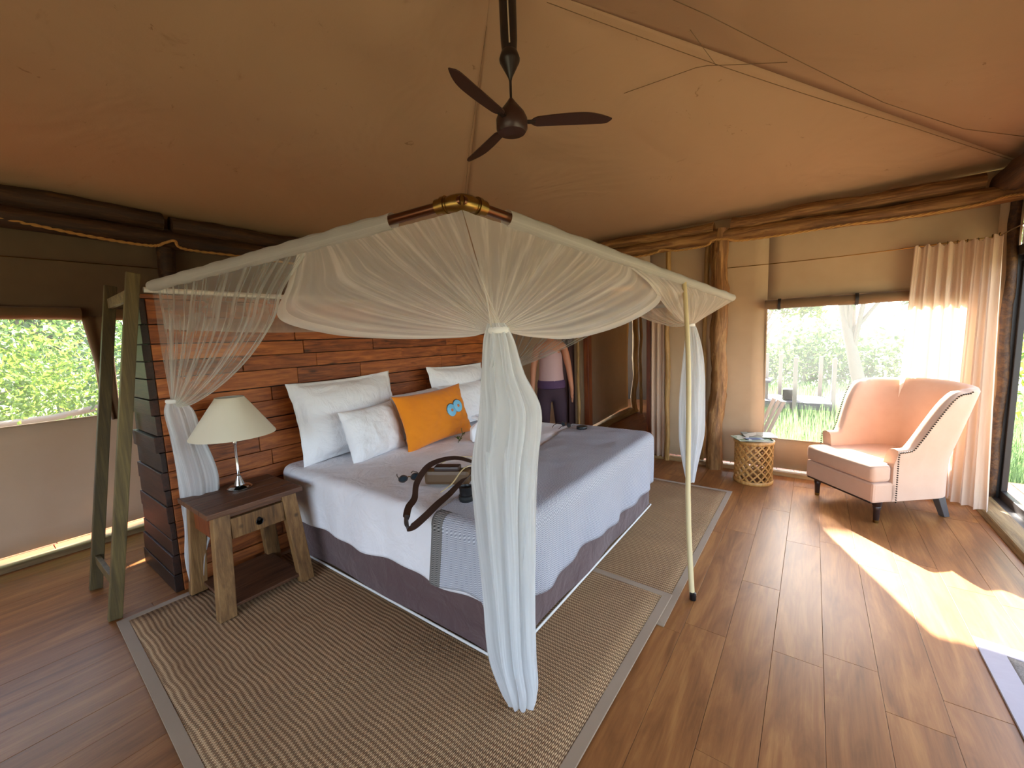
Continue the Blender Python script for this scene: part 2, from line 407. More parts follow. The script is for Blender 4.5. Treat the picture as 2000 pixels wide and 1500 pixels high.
# roof: four canvas panels meeting at the tent pole
def roof_panel(a, b):
    a, b = V3(a), V3(b)
    def f(u, v):
        e = a.lerp(b, u); p = e.lerp(APEX, v)
        sag = -.05*math.sin(PI*v)*math.sin(PI*u)*1.2
        n = noise.noise(p*.9)*.035*math.sin(PI*min(1, v*1.02))
        ridge = .012*math.cos(2*PI*u*6)*(1-v)
        return (p.x, p.y, p.z+sag+n*(1 if 0 < u < 1 else 0)+ridge*0)
    return f
ce = struct(mesh('ceiling', [(XL-.05, YF-.05, EAVE), (XR+.05, YF-.05, EAVE), (XR+.05, YF-.04, EAVE)], [(0, 1, 2)], 'canvas_roof'))
cs = [(XL-.06, YF-.06, EAVE-.01), (XR+.06, YF-.06, EAVE-.01), (XR+.06, YB+.06, EAVE-.01), (XL-.06, YB+.06, EAVE-.01)]
for i in range(4):
    o = grid('roof_panel', roof_panel(cs[i], cs[(i+1) % 4]), 36, 30, 'canvas_roof', ce); m = o.modifiers.new('s', 'SOLIDIFY'); m.thickness = .005
def on_roof(x, y, off=.012):
    d = min(x-XL+.06, XR+.06-x, YB+.06-y, y-YF+.06); r = (APEX.z-EAVE+.01)/2.93
    return V3((x, y, EAVE-.01+r*d-.045*math.sin(PI*min(1, d/2.93))-off))
# welded seams of the canvas, as narrow raised tapes
for pts in ([(-1.13, 2.98), (-.6, 3.0), (-.12, 3.03)], [(-.12, 3.03), (-.5, 2.5), (-.75, 2.2)], [(-.55, 3.0), (-.62, 2.55)], [(-.12, 3.03), (.3, 3.62), (.75, 4.1), (1.2, 4.35)],
            [(XL, YB), (-3.5, 3.85), (-2.5, 2.9), (-1.6, 2.1)], [(XR, YB), (.5, 4.05), (-.5, 3.04), (-1.4, 2.1)]):
    b = MB(); P = []
    for k in range(len(pts)-1):
        for t in range(8): P.append(on_roof(lerp(pts[k][0], pts[k+1][0], t/8), lerp(pts[k][1], pts[k+1][1], t/8)))
    b.tube(P, .002, 6).build('roof_seam', 'flap_cloth', ce)
# skirting beams below the canvas
struct(MB().hexa([(XL-.03, YF, 0), (XL+.10, YF, 0), (XL+.10, YB, 0), (XL-.03, YB, 0), (XL-.01, YF, .04), (XL+.075, YF, .035), (XL+.075, YB, .035), (XL-.01, YB, .04)], .008).build('baseboard_left', 'beam_wood'))
for a, b_ in ((XL+.12, -2.38), (-1.53, XR-.05)):
    struct(MB().hexa([(a, YB-.09, 0), (b_, YB-.09, 0), (b_, YB+.02, 0), (a, YB+.02, 0), (a, YB-.07, .035), (b_, YB-.07, .035), (b_, YB, .04), (a, YB, .04)], .008).build('baseboard_back', 'beam_wood_back'))
# logs along the eaves
def log(name, label, p0, p1, r, mat, group=None, wob=.03, seed=0, rough=.22):
    p0, p1 = V3(p0), V3(p1); n = max(10, int((p1-p0).length/.1)); P = []; R = []
    for i in range(n+1):
        t = i/n; p = p0.lerp(p1, t); s = V3((noise.noise((t*4+seed, 1, 2)), noise.noise((t*4, seed, 5)), noise.noise((9, t*4, seed))))*wob
        P.append(p+s); R.append(r*(1+.1*noise.noise((t*7, seed, 3))))
    o = MB().tube(P, R, 18, True, rough, 9.).build(name, mat)
    return tag(o, label, 'beam' if 'beam' in name or 'log' in name else 'post', group)
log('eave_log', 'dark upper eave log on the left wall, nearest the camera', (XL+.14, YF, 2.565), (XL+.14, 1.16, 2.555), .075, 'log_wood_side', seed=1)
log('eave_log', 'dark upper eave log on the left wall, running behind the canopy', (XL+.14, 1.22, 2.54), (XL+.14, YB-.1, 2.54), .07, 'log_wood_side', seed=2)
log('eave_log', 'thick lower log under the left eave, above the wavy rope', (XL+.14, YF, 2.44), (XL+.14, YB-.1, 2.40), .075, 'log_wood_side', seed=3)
log('eave_log', 'upper eave log over the open doorway, ending beside the barky post', (-4.4, YB-.13, 2.54), (-.86, YB-.13, 2.52), .058, 'log_wood', seed=4)
log('eave_log', 'upper eave log above the back window and armchair', (-.70, YB-.13, 2.53), (1.0, YB-.13, 2.52), .062, 'log_wood', seed=5)
log('eave_log', 'long lower golden brown log carrying the back eave', (-4.4, YB-.15, 2.42), (1.2, YB-.15, 2.41), .062, 'log_wood', seed=6)
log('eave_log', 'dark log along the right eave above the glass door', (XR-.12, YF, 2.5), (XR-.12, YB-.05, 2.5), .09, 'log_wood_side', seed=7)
# posts
log('log_post', 'thick knotty log post left of the back window', (-.82, YB-.13, 0), (-.78, YB-.13, 2.50), .075, 'post_wood', seed=11, wob=.045, rough=.35)
log('log_post', 'slim crooked pole against the back wall right of the doorway', (-1.33, YB-.09, 0), (-1.32, YB-.09, 2.42), .026, 'pole_wood', seed=12, wob=.03)
log('log_post', 'slim pale pole left of the doorway beside the standing person', (-2.45, YB-.10, 0), (-2.44, YB-.10, 2.42), .02, 'pole_wood', seed=13, wob=.02)
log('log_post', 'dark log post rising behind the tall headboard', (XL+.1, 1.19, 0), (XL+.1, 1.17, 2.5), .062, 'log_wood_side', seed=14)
log('log_post', 'dark corner post behind the rightmost curtain', (XR-.045, YB-.045, 0), (XR-.045, YB-.045, 2.5), .030, 'log_wood_side', seed=15)
log('log_post', 'thin bark edged pole hugging the left side of the thick knotty post', (-.96, YB-.05, .05), (-.93, YB-.05, 2.38), .022, 'pole_wood', seed=16, wob=.03)
# wavy rope under the logs
def rope(label, P, r=.011):
    Q = []
    for k in range(len(P)-1):
        p0 = V3(P[max(0, k-1)]); p1 = V3(P[k]); p2 = V3(P[k+1]); p3 = V3(P[min(len(P)-1, k+2)])
        for t in range(10):
            t /= 10; Q.append(.5*((2*p1)+(p2-p0)*t+(2*p0-5*p1+4*p2-p3)*t*t+(-p0+3*p1-3*p2+p3)*t**3))
    Q.append(V3(P[-1])); m = MB()
    n = len(Q)*4; 
    def at(s):
        i = min(int(s), len(Q)-2); return Q[i].lerp(Q[i+1], s-i)
    for ph in (0, PI):
        S_ = []
        for i in range(n):
            s = i/(n-1)*(len(Q)-1); p = at(s); a = i*.55+ph
            d = (at(min(s+.5, len(Q)-1))-at(max(s-.5, 0))).normalized(); up = V3((0, 0, 1)); w = d.cross(up).normalized()
            S_.append(p+(w*math.cos(a)+up*math.sin(a))*r*.45)
        m.tube(S_, r*.62, 6)
    return tag(m.build('rope', 'rope_fibre'), label, 'rope')
rx = XL+.215
rope('twisted sisal rope sagging along the lower log of the left wall', [(rx, YF+.05, 2.40), (rx, -.3, 2.43), (rx, .3, 2.40), (rx, .7, 2.355), (rx, 1.05, 2.34), (rx+.04, 1.14, 2.37), (rx+.06, 1.2, 2.39), (rx+.03, 1.27, 2.34), (rx, 1.7, 2.34), (rx, 2.5, 2.33), (rx, 4.6, 2.33)])
ry = YB-.205
rope('twisted sisal rope along the underside of the back eave log', [(-4.2, ry, 2.34), (-2.2, ry, 2.34), (-1.5, ry, 2.34), (-1.36, ry-.02, 2.37), (-1.2, ry, 2.34), (-.92, ry, 2.345), (-.85, ry-.05, 2.38), (-.72, ry-.05, 2.37), (-.6, ry, 2.345), (-.2, ry, 2.34), (.2, ry, 2.345), (.6, ry, 2.335), (.95, ry, 2.35), (1.12, ry, 2.38), (1.25, ry, 2.36)])

# ---------------------------------------------------------------- windows
def window(name, axis, val, a0, a1, z0, z1, mat='insect_screen', fr=.012):
    b = MB()
    def P(a, z, off): return (val+off, a, z) if axis == 'X' else (a, val+off, z)
    for (c, d) in (((lerp(a0, a1, .5), z0), (a1-a0, fr)), ((lerp(a0, a1, .5), z1), (a1-a0, fr)), ((a0, lerp(z0, z1, .5)), (fr, z1-z0)), ((a1, lerp(z0, z1, .5)), (fr, z1-z0))):
        dim = (.012, d[0], d[1]) if axis == 'X' else (d[0], .012, d[1])
        b.box(P(c[0], c[1], 0), dim, .002)
    w = struct(b.build(name, 'canvas_wall'))
    off = .002
    s = mesh('screen', [P(a0, z0, off), P(a1, z0, off), P(a1, z1, off), P(a0, z1, off)], [(0, 1, 2, 3)], mat, w, False)
    return w
window('window_1', 'X', XL, -.9, .665, 1.0, 1.76); window('window_2', 'X', XL, .745, 1.02, 1.0, 1.76)
window('sun_slit', 'X', XL, 2.40, 2.95, 1.16, 1.42); window('window_4', 'Y', YB, -.385, 1.12, .36, 1.76)  # the slit behind the headboard is added, unseen, for the floor sun streak
window('fill_window', 'Y', YF, -2.6, 1.1, .45, 2.05)  # unseen opening behind the camera, added and widened for fill light
# rolled blinds
def blind(label, axis, val, a0, a1, z, straps):
    t = thing('rolled_blind', label, 'blind', (val, a0, z) if axis == 'X' else (a0, val, z)); b = MB()
    P = []
    n = 24
    for i in range(n+1):
        a = lerp(a0, a1, i/n); dz = .006*noise.noise((a*5, 2, 3))
        P.append((val, a, z+dz) if axis == 'X' else (a, val, z+dz))
    b.tube(P, .045, 14, True, .12, 8.).build('cloth_roll', 'flap_cloth', t)
    for s in straps:
        m = MB()
        c = (val, s, z) if axis == 'X' else (s, val, z)
        M = Matrix.Rotation(PI/2, 4, 'Y') if axis == 'Y' else Matrix.Rotation(PI/2, 4, 'X')
        m.lathe([(.050, -.012), (.053, -.012), (.053, .012), (.050, .012)], c, 20, M)
        m.build('strap', 'frame_black', t)
    return t
blind('rolled tan blind with black straps above the back window', 'Y', YB-.05, -.40, 1.12, 1.715, (-.28, .30, .92))
blind('dark rolled blind above the left window', 'X', XL+.05, -.9, .62, 1.80, (-.5, .2))
blind('short rolled blind above the narrow window beside the headboard', 'X', XL+.05, .75, 1.10, 1.80, (.95,))
# canvas strip tied between the two left windows
def strip(u, v):
    z = lerp(1.78, .96, v); w = lerp(.16, .05, v); return (XL+.03+.015*math.sin(u*9), .70+.03*v+(u-.5)*w*1.0, z)
tag(grid('window_tie', strip, 12, 14, 'flap_cloth', thick=.006), 'tapered brown canvas strip hanging between the left windows', 'curtain')
# curtain wires
def wire(label, a, b, sag=.0):
    P = [V3(a).lerp(V3(b), t/16)-V3((0, 0, sag*math.sin(PI*t/16))) for t in range(17)]
    tag(MB().tube(P, .004, 6).build('curtain_wire', 'brass'), label, 'wire')
wire('thin curtain wire strung above the left windows', (XL+.07, YF+.05, 2.16), (XL+.07, 1.25, 2.185))
wire('thin brass curtain wire above the back window', (-.79, YB-.08, 2.115), (1.1, YB-.13, 2.11), .015)
wire('short curtain wire continuing along the right wall above the glass door', (1.10, YB-.13, 2.11), (1.13, -.6, 2.2))

# ---------------------------------------------------------------- sliding glass door on the right wall
d = struct(MB().box((XR, 2.61, 2.0), (.06, 4.52, .07), .006).box((XR, 2.61, .045), (.10, 4.52, .05), .008).box((XR-.0, 4.85, 1.03), (.05, .035, 2.0), .005).box((XR, .33, 1.03), (.06, .06, 2.0), .005).build('door_1', 'frame_black'))
for y0, y1 in ((3.28, 4.835), (1.82, 3.28), (.36, 1.82)):
    m = MB(); yc = (y0+y1)/2
    m.box((XR+.02, yc, .10), (.035, y1-y0, .07), .004).box((XR+.02, yc, 1.95), (.035, y1-y0, .05), .004).box((XR+.02, y0+.02, 1.02), (.035, .04, 1.8), .004).box((XR+.02, y1-.02, 1.02), (.035, .04, 1.8), .004)
    m.build('door_frame', 'frame_black', d)
    mesh('glass_pane', [(XR+.02, y0+.04, .13), (XR+.02, y1-.04, .13), (XR+.02, y1-.04, 1.93), (XR+.02, y0+.04, 1.93)], [(0, 1, 2, 3)], 'clear_glass', d, False)
struct(MB().hexa([(XR-.16, YF, 0), (XR-.035, YF, 0), (XR-.035, 4.86, 0), (XR-.16, 4.86, 0), (XR-.145, YF, .05), (XR-.04, YF, .075), (XR-.04, 4.86, .075), (XR-.145, 4.86, .05)], .01).build('trim_1', 'beam_wood'))

# ---------------------------------------------------------------- doorway to the rear room
dr = struct(MB().box((-2.36, YB, 1.03), (.07, .10, 2.06), .006).box((-1.555, YB, 1.03), (.05, .10, 2.06), .006).box((-1.957, YB, 2.08), (.85, .10, .05), .006).build('door_2', 'jamb_wood'))
# rear room shell
def rear(name, V, F, mat='canvas_wall'): return struct(mesh(name, V, F, mat, None, False))
def rbox(name, c, dd, mat): return struct(MB().box(c, dd, .0).build(name, mat))
rbox('floor_rear', (-3.1, 7.0, -.045), (3.2, 4.2, .06), 'floor_wood')
def rw(u, v): # canvas partition running away from the doorway
    return (-2.74+.05*math.sin(u*5)+.03*noise.noise((u*3, v*2, 1))+.06*max(0, v-.5)*u, lerp(4.93, 7.45, u), lerp(.10, 2.2, v))
struct(grid('wall_rear_left', rw, 30, 14, 'canvas_wall', thick=.006))
struct(MB().hexa([(-2.76, 4.95, 0), (-2.62, 4.95, 0), (-2.62, 7.6, 0), (-2.76, 7.6, 0), (-2.76, 4.95, .09), (-2.66, 4.95, .07), (-2.66, 7.6, .07), (-2.76, 7.6, .09)], .01).build('baseboard_rear', 'beam_wood'))
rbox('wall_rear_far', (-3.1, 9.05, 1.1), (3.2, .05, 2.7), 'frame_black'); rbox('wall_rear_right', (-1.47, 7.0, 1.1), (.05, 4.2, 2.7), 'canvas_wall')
rbox('ceiling_rear', (-3.1, 7.0, 2.42), (3.3, 4.3, .04), 'canvas_roof')
log('log_post', 'crooked bark pole at the far end of the rear room partition', (-2.66, 7.5, 0), (-2.66, 7.5, 2.38), .05, 'pole_wood', seed=21, wob=.05)
log('log_post', 'second thin pole at the far end of the rear room, beside the dark gap', (-2.52, 7.4, 0), (-2.54, 7.4, 2.38), .028, 'pole_wood', seed=22, wob=.04)
t = thing('shelf', 'dark shelf unit seen through the doorway in the rear room', 'shelf', (-2.45, 8.1, 0))
MB().box((-2.1, 8.3, .30), (.9, .4, .60), .01).build('cabinet', 'frame_black', t)
MB().box((-2.1, 8.3, .86), (.9, .4, .03), .005).build('board', 'jamb_wood', t)
MB().box((-1.7, 8.3, .75), (.04, .4, .25), .005).build('upright', 'jamb_wood', t)
for k, (zz, lab) in enumerate(((.66, 'folded pale towel on the lower shelf of the rear room'), (.92, 'folded pale towel on the upper shelf of the rear room'))):
    tag(MB().box((-2.2, 8.22, zz-.015 if k == 0 else zz), (.5, .24, .09), .03).build('folded_towel', 'towel_white'), lab, 'towel')
# hanging white cloth panel and canvas strips right of the doorway, dark panel on the left
def hang(u, v): return (lerp(-1.52, -1.36, u), YB-.06-.02*math.sin(u*2*PI*2.5)-.01*v, lerp(2.1, .03, v))
tag(grid('door_curtain', hang, 40, 20, 'curtain_cloth', thick=.003), 'narrow pale curtain hanging beside the doorway', 'curtain')
def hang2(u, v): return (lerp(-2.70, -2.52, u), YB-.07-.025*math.sin(u*2*PI*2), lerp(2.1, .03, v))
tag(grid('door_curtain', hang2, 40, 20, 'skirt_cloth', thick=.003), 'dark brown curtain gathered behind the slim pale pole', 'curtain')

# ---------------------------------------------------------------- curtains in the right corner
def curtain(label, top0, top1, bot0, bot1, ztop0, ztop1, zbot, folds, amp, gather=1.):
    t0, t1, b0, b1 = (V3((*p, 0)) for p in (top0, top1, bot0, bot1))
    def f(u, v):
        p = t0.lerp(t1, u).lerp(b0.lerp(b1, u), v)
        d = (b1-b0).normalized() if v > .5 else (t1-t0).normalized(); nrm = V3((d.y, -d.x, 0))
        a = amp*(.55+.6*v)*(math.sin(u*2*PI*folds+.6*math.sin(v*3))+.35*math.sin(u*2*PI*folds*2.3+1+v*2))
        z = lerp(lerp(ztop0, ztop1, u), zbot, v) + (.012*math.sin(u*2*PI*folds*1.)*(1-v) if v < .05 else 0)+.008*math.sin(u*17)*v
        p = p+nrm*a; return (p.x, p.y, z)
    t = thing('curtain', label, 'curtain', (top0[0], top0[1], 0))
    grid('curtain_panel', f, 120, 30, 'curtain_cloth', t)
    for k in range(int(folds)+1):
        u = (k+.5)/(int(folds)+1); p = t0.lerp(t1, u)
        MB().lathe([(.010, -.002), (.013, -.002), (.013, .002), (.010, .002), (.010, -.002)], (p.x, p.y, lerp(ztop0, ztop1, u)+.004), 12, Matrix.Rotation(PI/2, 4, 'Y')).build('curtain_ring', 'brass', t)
    return t
curtain('wide peach curtain half covering the back window behind the armchair', (.64, YB-.12), (1.02, YB-.13), (.58, YB-.14), (1.08, YB-.16), 2.10, 2.10, .05, 6, .028)
curtain('narrow peach curtain bunched in the right corner beside the glass door', (.96, 4.66), (1.075, 4.56), (.93, 4.58), (1.10, 4.44), 2.08, 2.10, .06, 3, .026)

# ================================================================== HEADBOARD (planked wall behind the bed)
hb = thing('headboard', 'tall reddish brown plank headboard wall behind the bed', 'headboard', (-3.4, 2.36, 0))
HY0, HY1, HZ = .66, 4.06, 1.80
MB().hexa([(-3.82, HY0+.03, 0), (-3.155, HY0+.03, 0), (-3.155, HY1-.03, 0), (-3.82, HY1-.03, 0), (-3.45, HY0+.03, HZ-.02), (-3.155, HY0+.03, HZ-.02), (-3.155, HY1-.03, HZ-.02), (-3.45, HY1-.03, HZ-.02)]).build('core', 'headboard_side_wood', hb)
z = 0.0; row = 0
while z < HZ-.03:
    h = random.uniform(.098, .125)
    if z+h > HZ-.05: h = HZ-z
    y = HY0+.035; zt = z
    while y < HY1-.05:
        L = random.uniform(.45, 1.05)
        if y+L > HY1-.3: L = HY1-y
        pr = random.uniform(0, .014); tl = random.uniform(-.004, .004)
        m = MB(); yy0, yy1 = y+.002, y+L-.002
        m.hexa([(-3.155, yy0, z+.003), (-3.128+pr, yy0, z+.003), (-3.128+pr, yy1, z+.003+tl), (-3.155, yy1, z+.003+tl), (-3.155, yy0, z+h-.003), (-3.130+pr, yy0, z+h-.003), (-3.126+pr, yy1, z+h-.003+tl), (-3.155, yy1, z+h-.003+tl)], .003)
        m.build('plank', 'headboard_wood', hb)
        y += L
    # end planks on the near side
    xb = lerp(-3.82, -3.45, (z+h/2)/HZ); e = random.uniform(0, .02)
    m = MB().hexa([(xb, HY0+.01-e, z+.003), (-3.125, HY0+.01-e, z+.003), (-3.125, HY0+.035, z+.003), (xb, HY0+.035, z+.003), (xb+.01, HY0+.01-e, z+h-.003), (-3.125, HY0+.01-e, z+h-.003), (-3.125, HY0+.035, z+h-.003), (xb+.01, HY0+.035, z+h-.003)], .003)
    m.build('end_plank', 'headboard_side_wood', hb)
    z += h; row += 1
for k in range(3):
    y0 = lerp(HY0, HY1, k/3); y1 = lerp(HY0, HY1, (k+1)/3)-.004
    MB().box((-3.29, (y0+y1)/2, HZ+.012), (.36, y1-y0, .024), .004).build('top_board', 'headboard_wood', hb)

# ================================================================== BED
BX0, BX1, BY0, BY1 = -3.08, -1.05, 1.30, 3.42
bed = thing('bed', 'king size bed base with mattress and dark brown velvet skirt', 'bed', (-2.06, 2.36, 0))
def rrect(s, hx, hy, r):
    """point and outward normal on a rounded rectangle, s in 0..1 from the head near corner going towards the foot"""
    segs = [('l', (-hx+r, -hy), (hx-r, -hy)), ('a', (hx-r, -hy+r), -PI/2), ('l', (hx, -hy+r), (hx, hy-r)), ('a', (hx-r, hy-r), 0), ('l', (hx-r, hy), (-hx+r, hy)), ('a', (-hx+r, hy-r), PI/2), ('l', (-hx, hy-r), (-hx, -hy+r)), ('a', (-hx+r, -hy+r), PI)]
    Ls = [math.dist(q[1], q[2]) if q[0] == 'l' else r*PI/2 for q in segs]; T = sum(Ls); d = (s % 1.)*T
    for q, L in zip(segs, Ls):
        if d <= L+1e-9:
            if q[0] == 'l':
                t = d/L; x = lerp(q[1][0], q[2][0], t); y = lerp(q[1][1], q[2][1], t)
                tx, ty = (q[2][0]-q[1][0])/L, (q[2][1]-q[1][1])/L; return x, y, ty, -tx
            a = q[2]+d/r; return q[1][0]+r*math.cos(a), q[1][1]+r*math.sin(a), math.cos(a), math.sin(a)
        d -= L
    return -hx+r, -hy, 0, -1
hx, hy = (BX1-BX0)/2, (BY1-BY0)/2; cx, cyy = (BX0+BX1)/2, (BY0+BY1)/2
def skirt(u, v):
    x, y, nx, ny = rrect(u, hx-.02, hy-.02, .05); z = lerp(.36, .045, v)
    o = .012*noise.noise((x*3, y*3, z*4))+.006*math.sin(u*60)*v
    return (cx+x+nx*o, cyy+y+ny*o, z)
grid('bed_skirt', skirt, 200, 10, 'skirt_cloth', bed, closed=True)
def piping(u, v):
    x, y, nx, ny = rrect(u, hx-.014, hy-.014, .05); a = v*2*PI; return (cx+x+nx*.006*math.cos(a), cyy+y+ny*.006*math.cos(a), .036+.008*math.sin(a))
grid('white_piping', piping, 120, 8, 'white_trim', bed, closed=True)
MB().box((cx, cyy, .20), (2*hx-.10, 2*hy-.10, .30), .02).build('box_base', 'skirt_cloth', bed)
MB().box((cx, cyy, .49), (2*hx-.08, 2*hy-.08, .27), .06).build('mattress', 'white_trim', bed)
for sx in (-1, 1):
    for sy in (-1, 1): MB().lathe([(.02, 0), (.03, .012), (.03, .05)], (cx+sx*(hx-.10), cyy+sy*(hy-.10), 0), 14).build('foot', 'black_plastic', bed)
MB().lathe([(.018, 0), (.024, .01), (.024, .05)], (BX1-.06, BY0+.06, 0), 14).build('foot', 'black_plastic', bed)
ZT = .645
def sheet_pt(x, y, nx, ny, k, u, off=0., hem=.29, flare=.012):
    """k 0..1: 0 on the top rim, then rounds the edge and falls to the hem"""
    R = .055
    if k < .25:
        a = k/.25*PI/2; return (cx+x+nx*(off-R+R*math.sin(a)), cyy+y+ny*(off-R+R*math.sin(a)), ZT+off-R+R*math.cos(a))
    t = (k-.25)/.75; z = lerp(ZT-R, hem, t)
    o = off+flare*t*(1+1.2*math.sin(u*37)+.8*math.sin(u*83+1))+.010*noise.noise((x*4, y*4, z*3))*t
    return (cx+x+nx*o, cyy+y+ny*o, z+off*0)
def sheetf(u, v):
    x, y, nx, ny = rrect(u, hx, hy, .09)
    if v < .5:
        t = v/.5; R = .055; px, py = (x-nx*R)*t, (y-ny*R)*t
        d = .012*noise.noise((px*2.2, py*3.5, 3))+.006*noise.noise((px*7, py*9, 1))
        # soft creases running across the top
        d += .005*math.sin(px*16+py*5+2*noise.noise((px, py, 0)))*sstep(.1, .4, t)
        return (cx+px, cyy+py, ZT+d*(1-t**6))
    hem = .285+.02*math.sin(u*9)+.015*noise.noise((u*14, 0, 0))
    return sheet_pt(x, y, nx, ny, (v-.5)/.5, u*2, 0, hem, .010)
tag(grid('bed_sheet', sheetf, 260, 60, 'linen', closed=True, thick=.004), 'white linen bed cover draped over the bed sides', 'bedding')
# herringbone throw over the foot end
def throw():
    X0 = .60   # start line in bed-local x (foot is +hx)
    nS, nT, nD = 220, 26, 22; V = []; U = []; F = []
    R = .09; per = 2*(2*hx-2*R)+2*(2*hy-2*R)+2*PI*R
    s0 = (X0-(-hx+R))/per                               # near side start
    s1 = ((2*hx-2*R)+PI*R/2+(2*hy-2*R)+PI*R/2+(hx-R-(X0-.35)))/per
    for i in range(nS+1):
        u = i/nS; s = lerp(s0, s1, u); x, y, nx, ny = rrect(s, hx, hy, R); arc = s*per
        ox = lerp(X0, X0-.35, u**1.0); oy = lerp(-hy, hy, u)
        R2 = .055
        rx_, ry_ = x-nx*R2, y-ny*R2
        o2 = V3((ox, max(-hy+R2, min(hy-R2, oy)), 0))
        for j in range(nT+1):
            t = j/nT; p = o2.lerp(V3((rx_, ry_, 0)), t)
            d = .012*noise.noise((p.x*2.2, p.y*3.5, 3))+.006*noise.noise((p.x*7, p.y*9, 1))
            V.append((cx+p.x, cyy+p.y, ZT+.012+d*(1-t**6)+.004*noise.noise((p.x*5, p.y*5, 8)))); U.append((lerp(o2.y, arc, t*.0+1), (p-o2).length))
        base = (V3((rx_, ry_, 0))-o2).length
        hem = .285+.02*math.sin(s*9)-.03*math.sin(u*PI)+.012*math.sin(u*21)+(.02 if u < .1 else 0)
        for j in range(1, nD+1):
            k = j/nD; p = sheet_pt(x, y, nx, ny, k, s*2, .016, hem, .014)
            V.append(p); U.append((arc, base+.09*min(1, k/.25)+max(0, (k-.25)/.75)*.32))
    m = nT+nD+1
    for i in range(nS):
        for j in range(m-1): F.append((i*m+j, i*m+j+1, (i+1)*m+j+1, (i+1)*m+j))
    o = mesh('throw_blanket', V, F, 'herringbone_cotton', None, True, U)
    mo = o.modifiers.new('s', 'SOLIDIFY'); mo.thickness = .004; mo.offset = 0
    tag(o, 'grey and white herringbone throw covering the foot of the bed', 'blanket')
throw()
# pillows
def pillow(name, label, c, w, h, t, lean, yaw=0., roll=0., mat='pillow_cotton', flange=.0, cat='pillow', seed=0, group=None, pinch=.06):
    """stands facing +X; lean tilts the top backwards"""
    M = Matrix.Translation(c) @ Matrix.Rotation(yaw, 4, 'Z') @ Matrix.Rotation(-lean, 4, 'Y') @ Matrix.Rotation(roll, 4, 'X')
    n = 40; V = []; F = []
    def prof(a, b):
        ea, eb = abs(a), abs(b); lim = 1-flange
        ia, ib = min(1, ea/lim), min(1, eb/lim)
        return (max(0, 1-ia**2.6)**.55)*(max(0, 1-ib**2.6)**.55)
    for side in (1, -1):
        for j in range(n+1):
            for i in range(n+1):
                a, b = 2*i/n-1, 2*j/n-1; q = 1-pinch*(1-abs(b)**2)*abs(a)**3; q2 = 1-pinch*(1-abs(a)**2)*abs(b)**3
                y, z = a*w/2*q, b*h/2*q2; th = prof(a, b)*t/2
                nz = .008*noise.noise((a*3+seed, b*3, side))+.005*noise.noise((a*8+seed, b*8, 4))+.010*noise.noise((a*2*(1+abs(b)), b*6*abs(a), seed+2))*abs(a)
                edge = .004 + (.012*noise.noise((a*6, b*6, seed)) if flange else 0)*max(abs(a), abs(b))**8
                V.append(M @ V3((side*(th+.0015+nz*min(1, th*30))+edge*0+ (.012*noise.noise((a*5, b*5, seed+9))*max(abs(a), abs(b))**6 if flange else 0), y, z)))
    N = (n+1)**2
    for s in (0, 1):
        for j in range(n):
            for i in range(n):
                q = [s*N+j*(n+1)+i, s*N+j*(n+1)+i+1, s*N+(j+1)*(n+1)+i+1, s*N+(j+1)*(n+1)+i]
                F.append(q if s == 0 else q[::-1])
    def e(i, j): return j*(n+1)+i
    for k in range(n):
        for (p, q) in (((k, 0), (k+1, 0)), ((n, k), (n, k+1)), ((k+1, n), (k, n)), ((0, k+1), (0, k))):
            F.append((e(*p), N+e(*p), N+e(*q), e(*q)))
    o = mesh(name, V, F, mat); tag(o, label, cat, group); return o, M
pillow('pillow', 'large white flanged pillow against the headboard behind the small square pillow', (-2.91, 1.80, .945), .88, .60, .20, .22, .0, .02, flange=.09, seed=1)
pillow('pillow', 'low white pillow lying behind the large left flanged pillow', (-3.02, 1.85, .90), .80, .50, .10, .10, 0, 0, flange=.06, seed=8)
pillow('pillow', 'upper right white flanged pillow against the headboard', (-2.93, 3.07, .96), .82, .56, .18, .2, .02, -.02, flange=.09, seed=2)
pillow('pillow', 'white pillow in front of the upper right one, half behind the drape', (-2.78, 3.04, .86), .74, .42, .15, .3, 0, 0, flange=.08, seed=3)
pillow('pillow', 'white pillow peeking out low behind the orange cushion', (-2.88, 2.44, .84), .78, .42, .16, .28, 0, .02, flange=.0, seed=4)
pillow('scatter_cushion', 'small square white pillow in front of the large left pillow', (-2.68, 1.84, .825), .52, .40, .17, .30, .12, .02, seed=5, cat='cushion')
oc, OM = pillow('scatter_cushion', 'bright orange cushion with two blue beaded discs', (-2.56, 2.37, .86), .80, .46, .16, .30, .05, .02, mat='orange_cotton', seed=6, cat='cushion', pinch=.10)
for a, b_ in ((.115, .005), (.205, .028)):
    d = MB(); M = OM @ Matrix.Translation((.078, a, b_)) @ Matrix.Rotation(PI/2, 4, 'Y') @ Matrix.Diagonal((1.2, 1.2, 1, 1))
    d.lathe([(.0, .010), (.02, .010), (.044, .006), (.046, .0)], (0, 0, 0), 28, M).build('beaded_disc', 'bead_blue', oc)
    e = MB().lathe([(.0, .016), (.009, .015), (.011, .010)], (0, 0, 0), 14, M).build('disc_centre', 'bead_orange', oc)
    q = MB()
    for k in range(26):
        an = 2*PI*k/26; q.lathe([(0, .008), (.003, .006), (.004, .002), (.0, -.002)], M @ V3((.046*math.cos(an), .046*math.sin(an), .001))-V3((0, 0, 0)), 6)
    r = q.build('bead_edge', 'bead_dark', oc); r['kind'] = 'stuff'
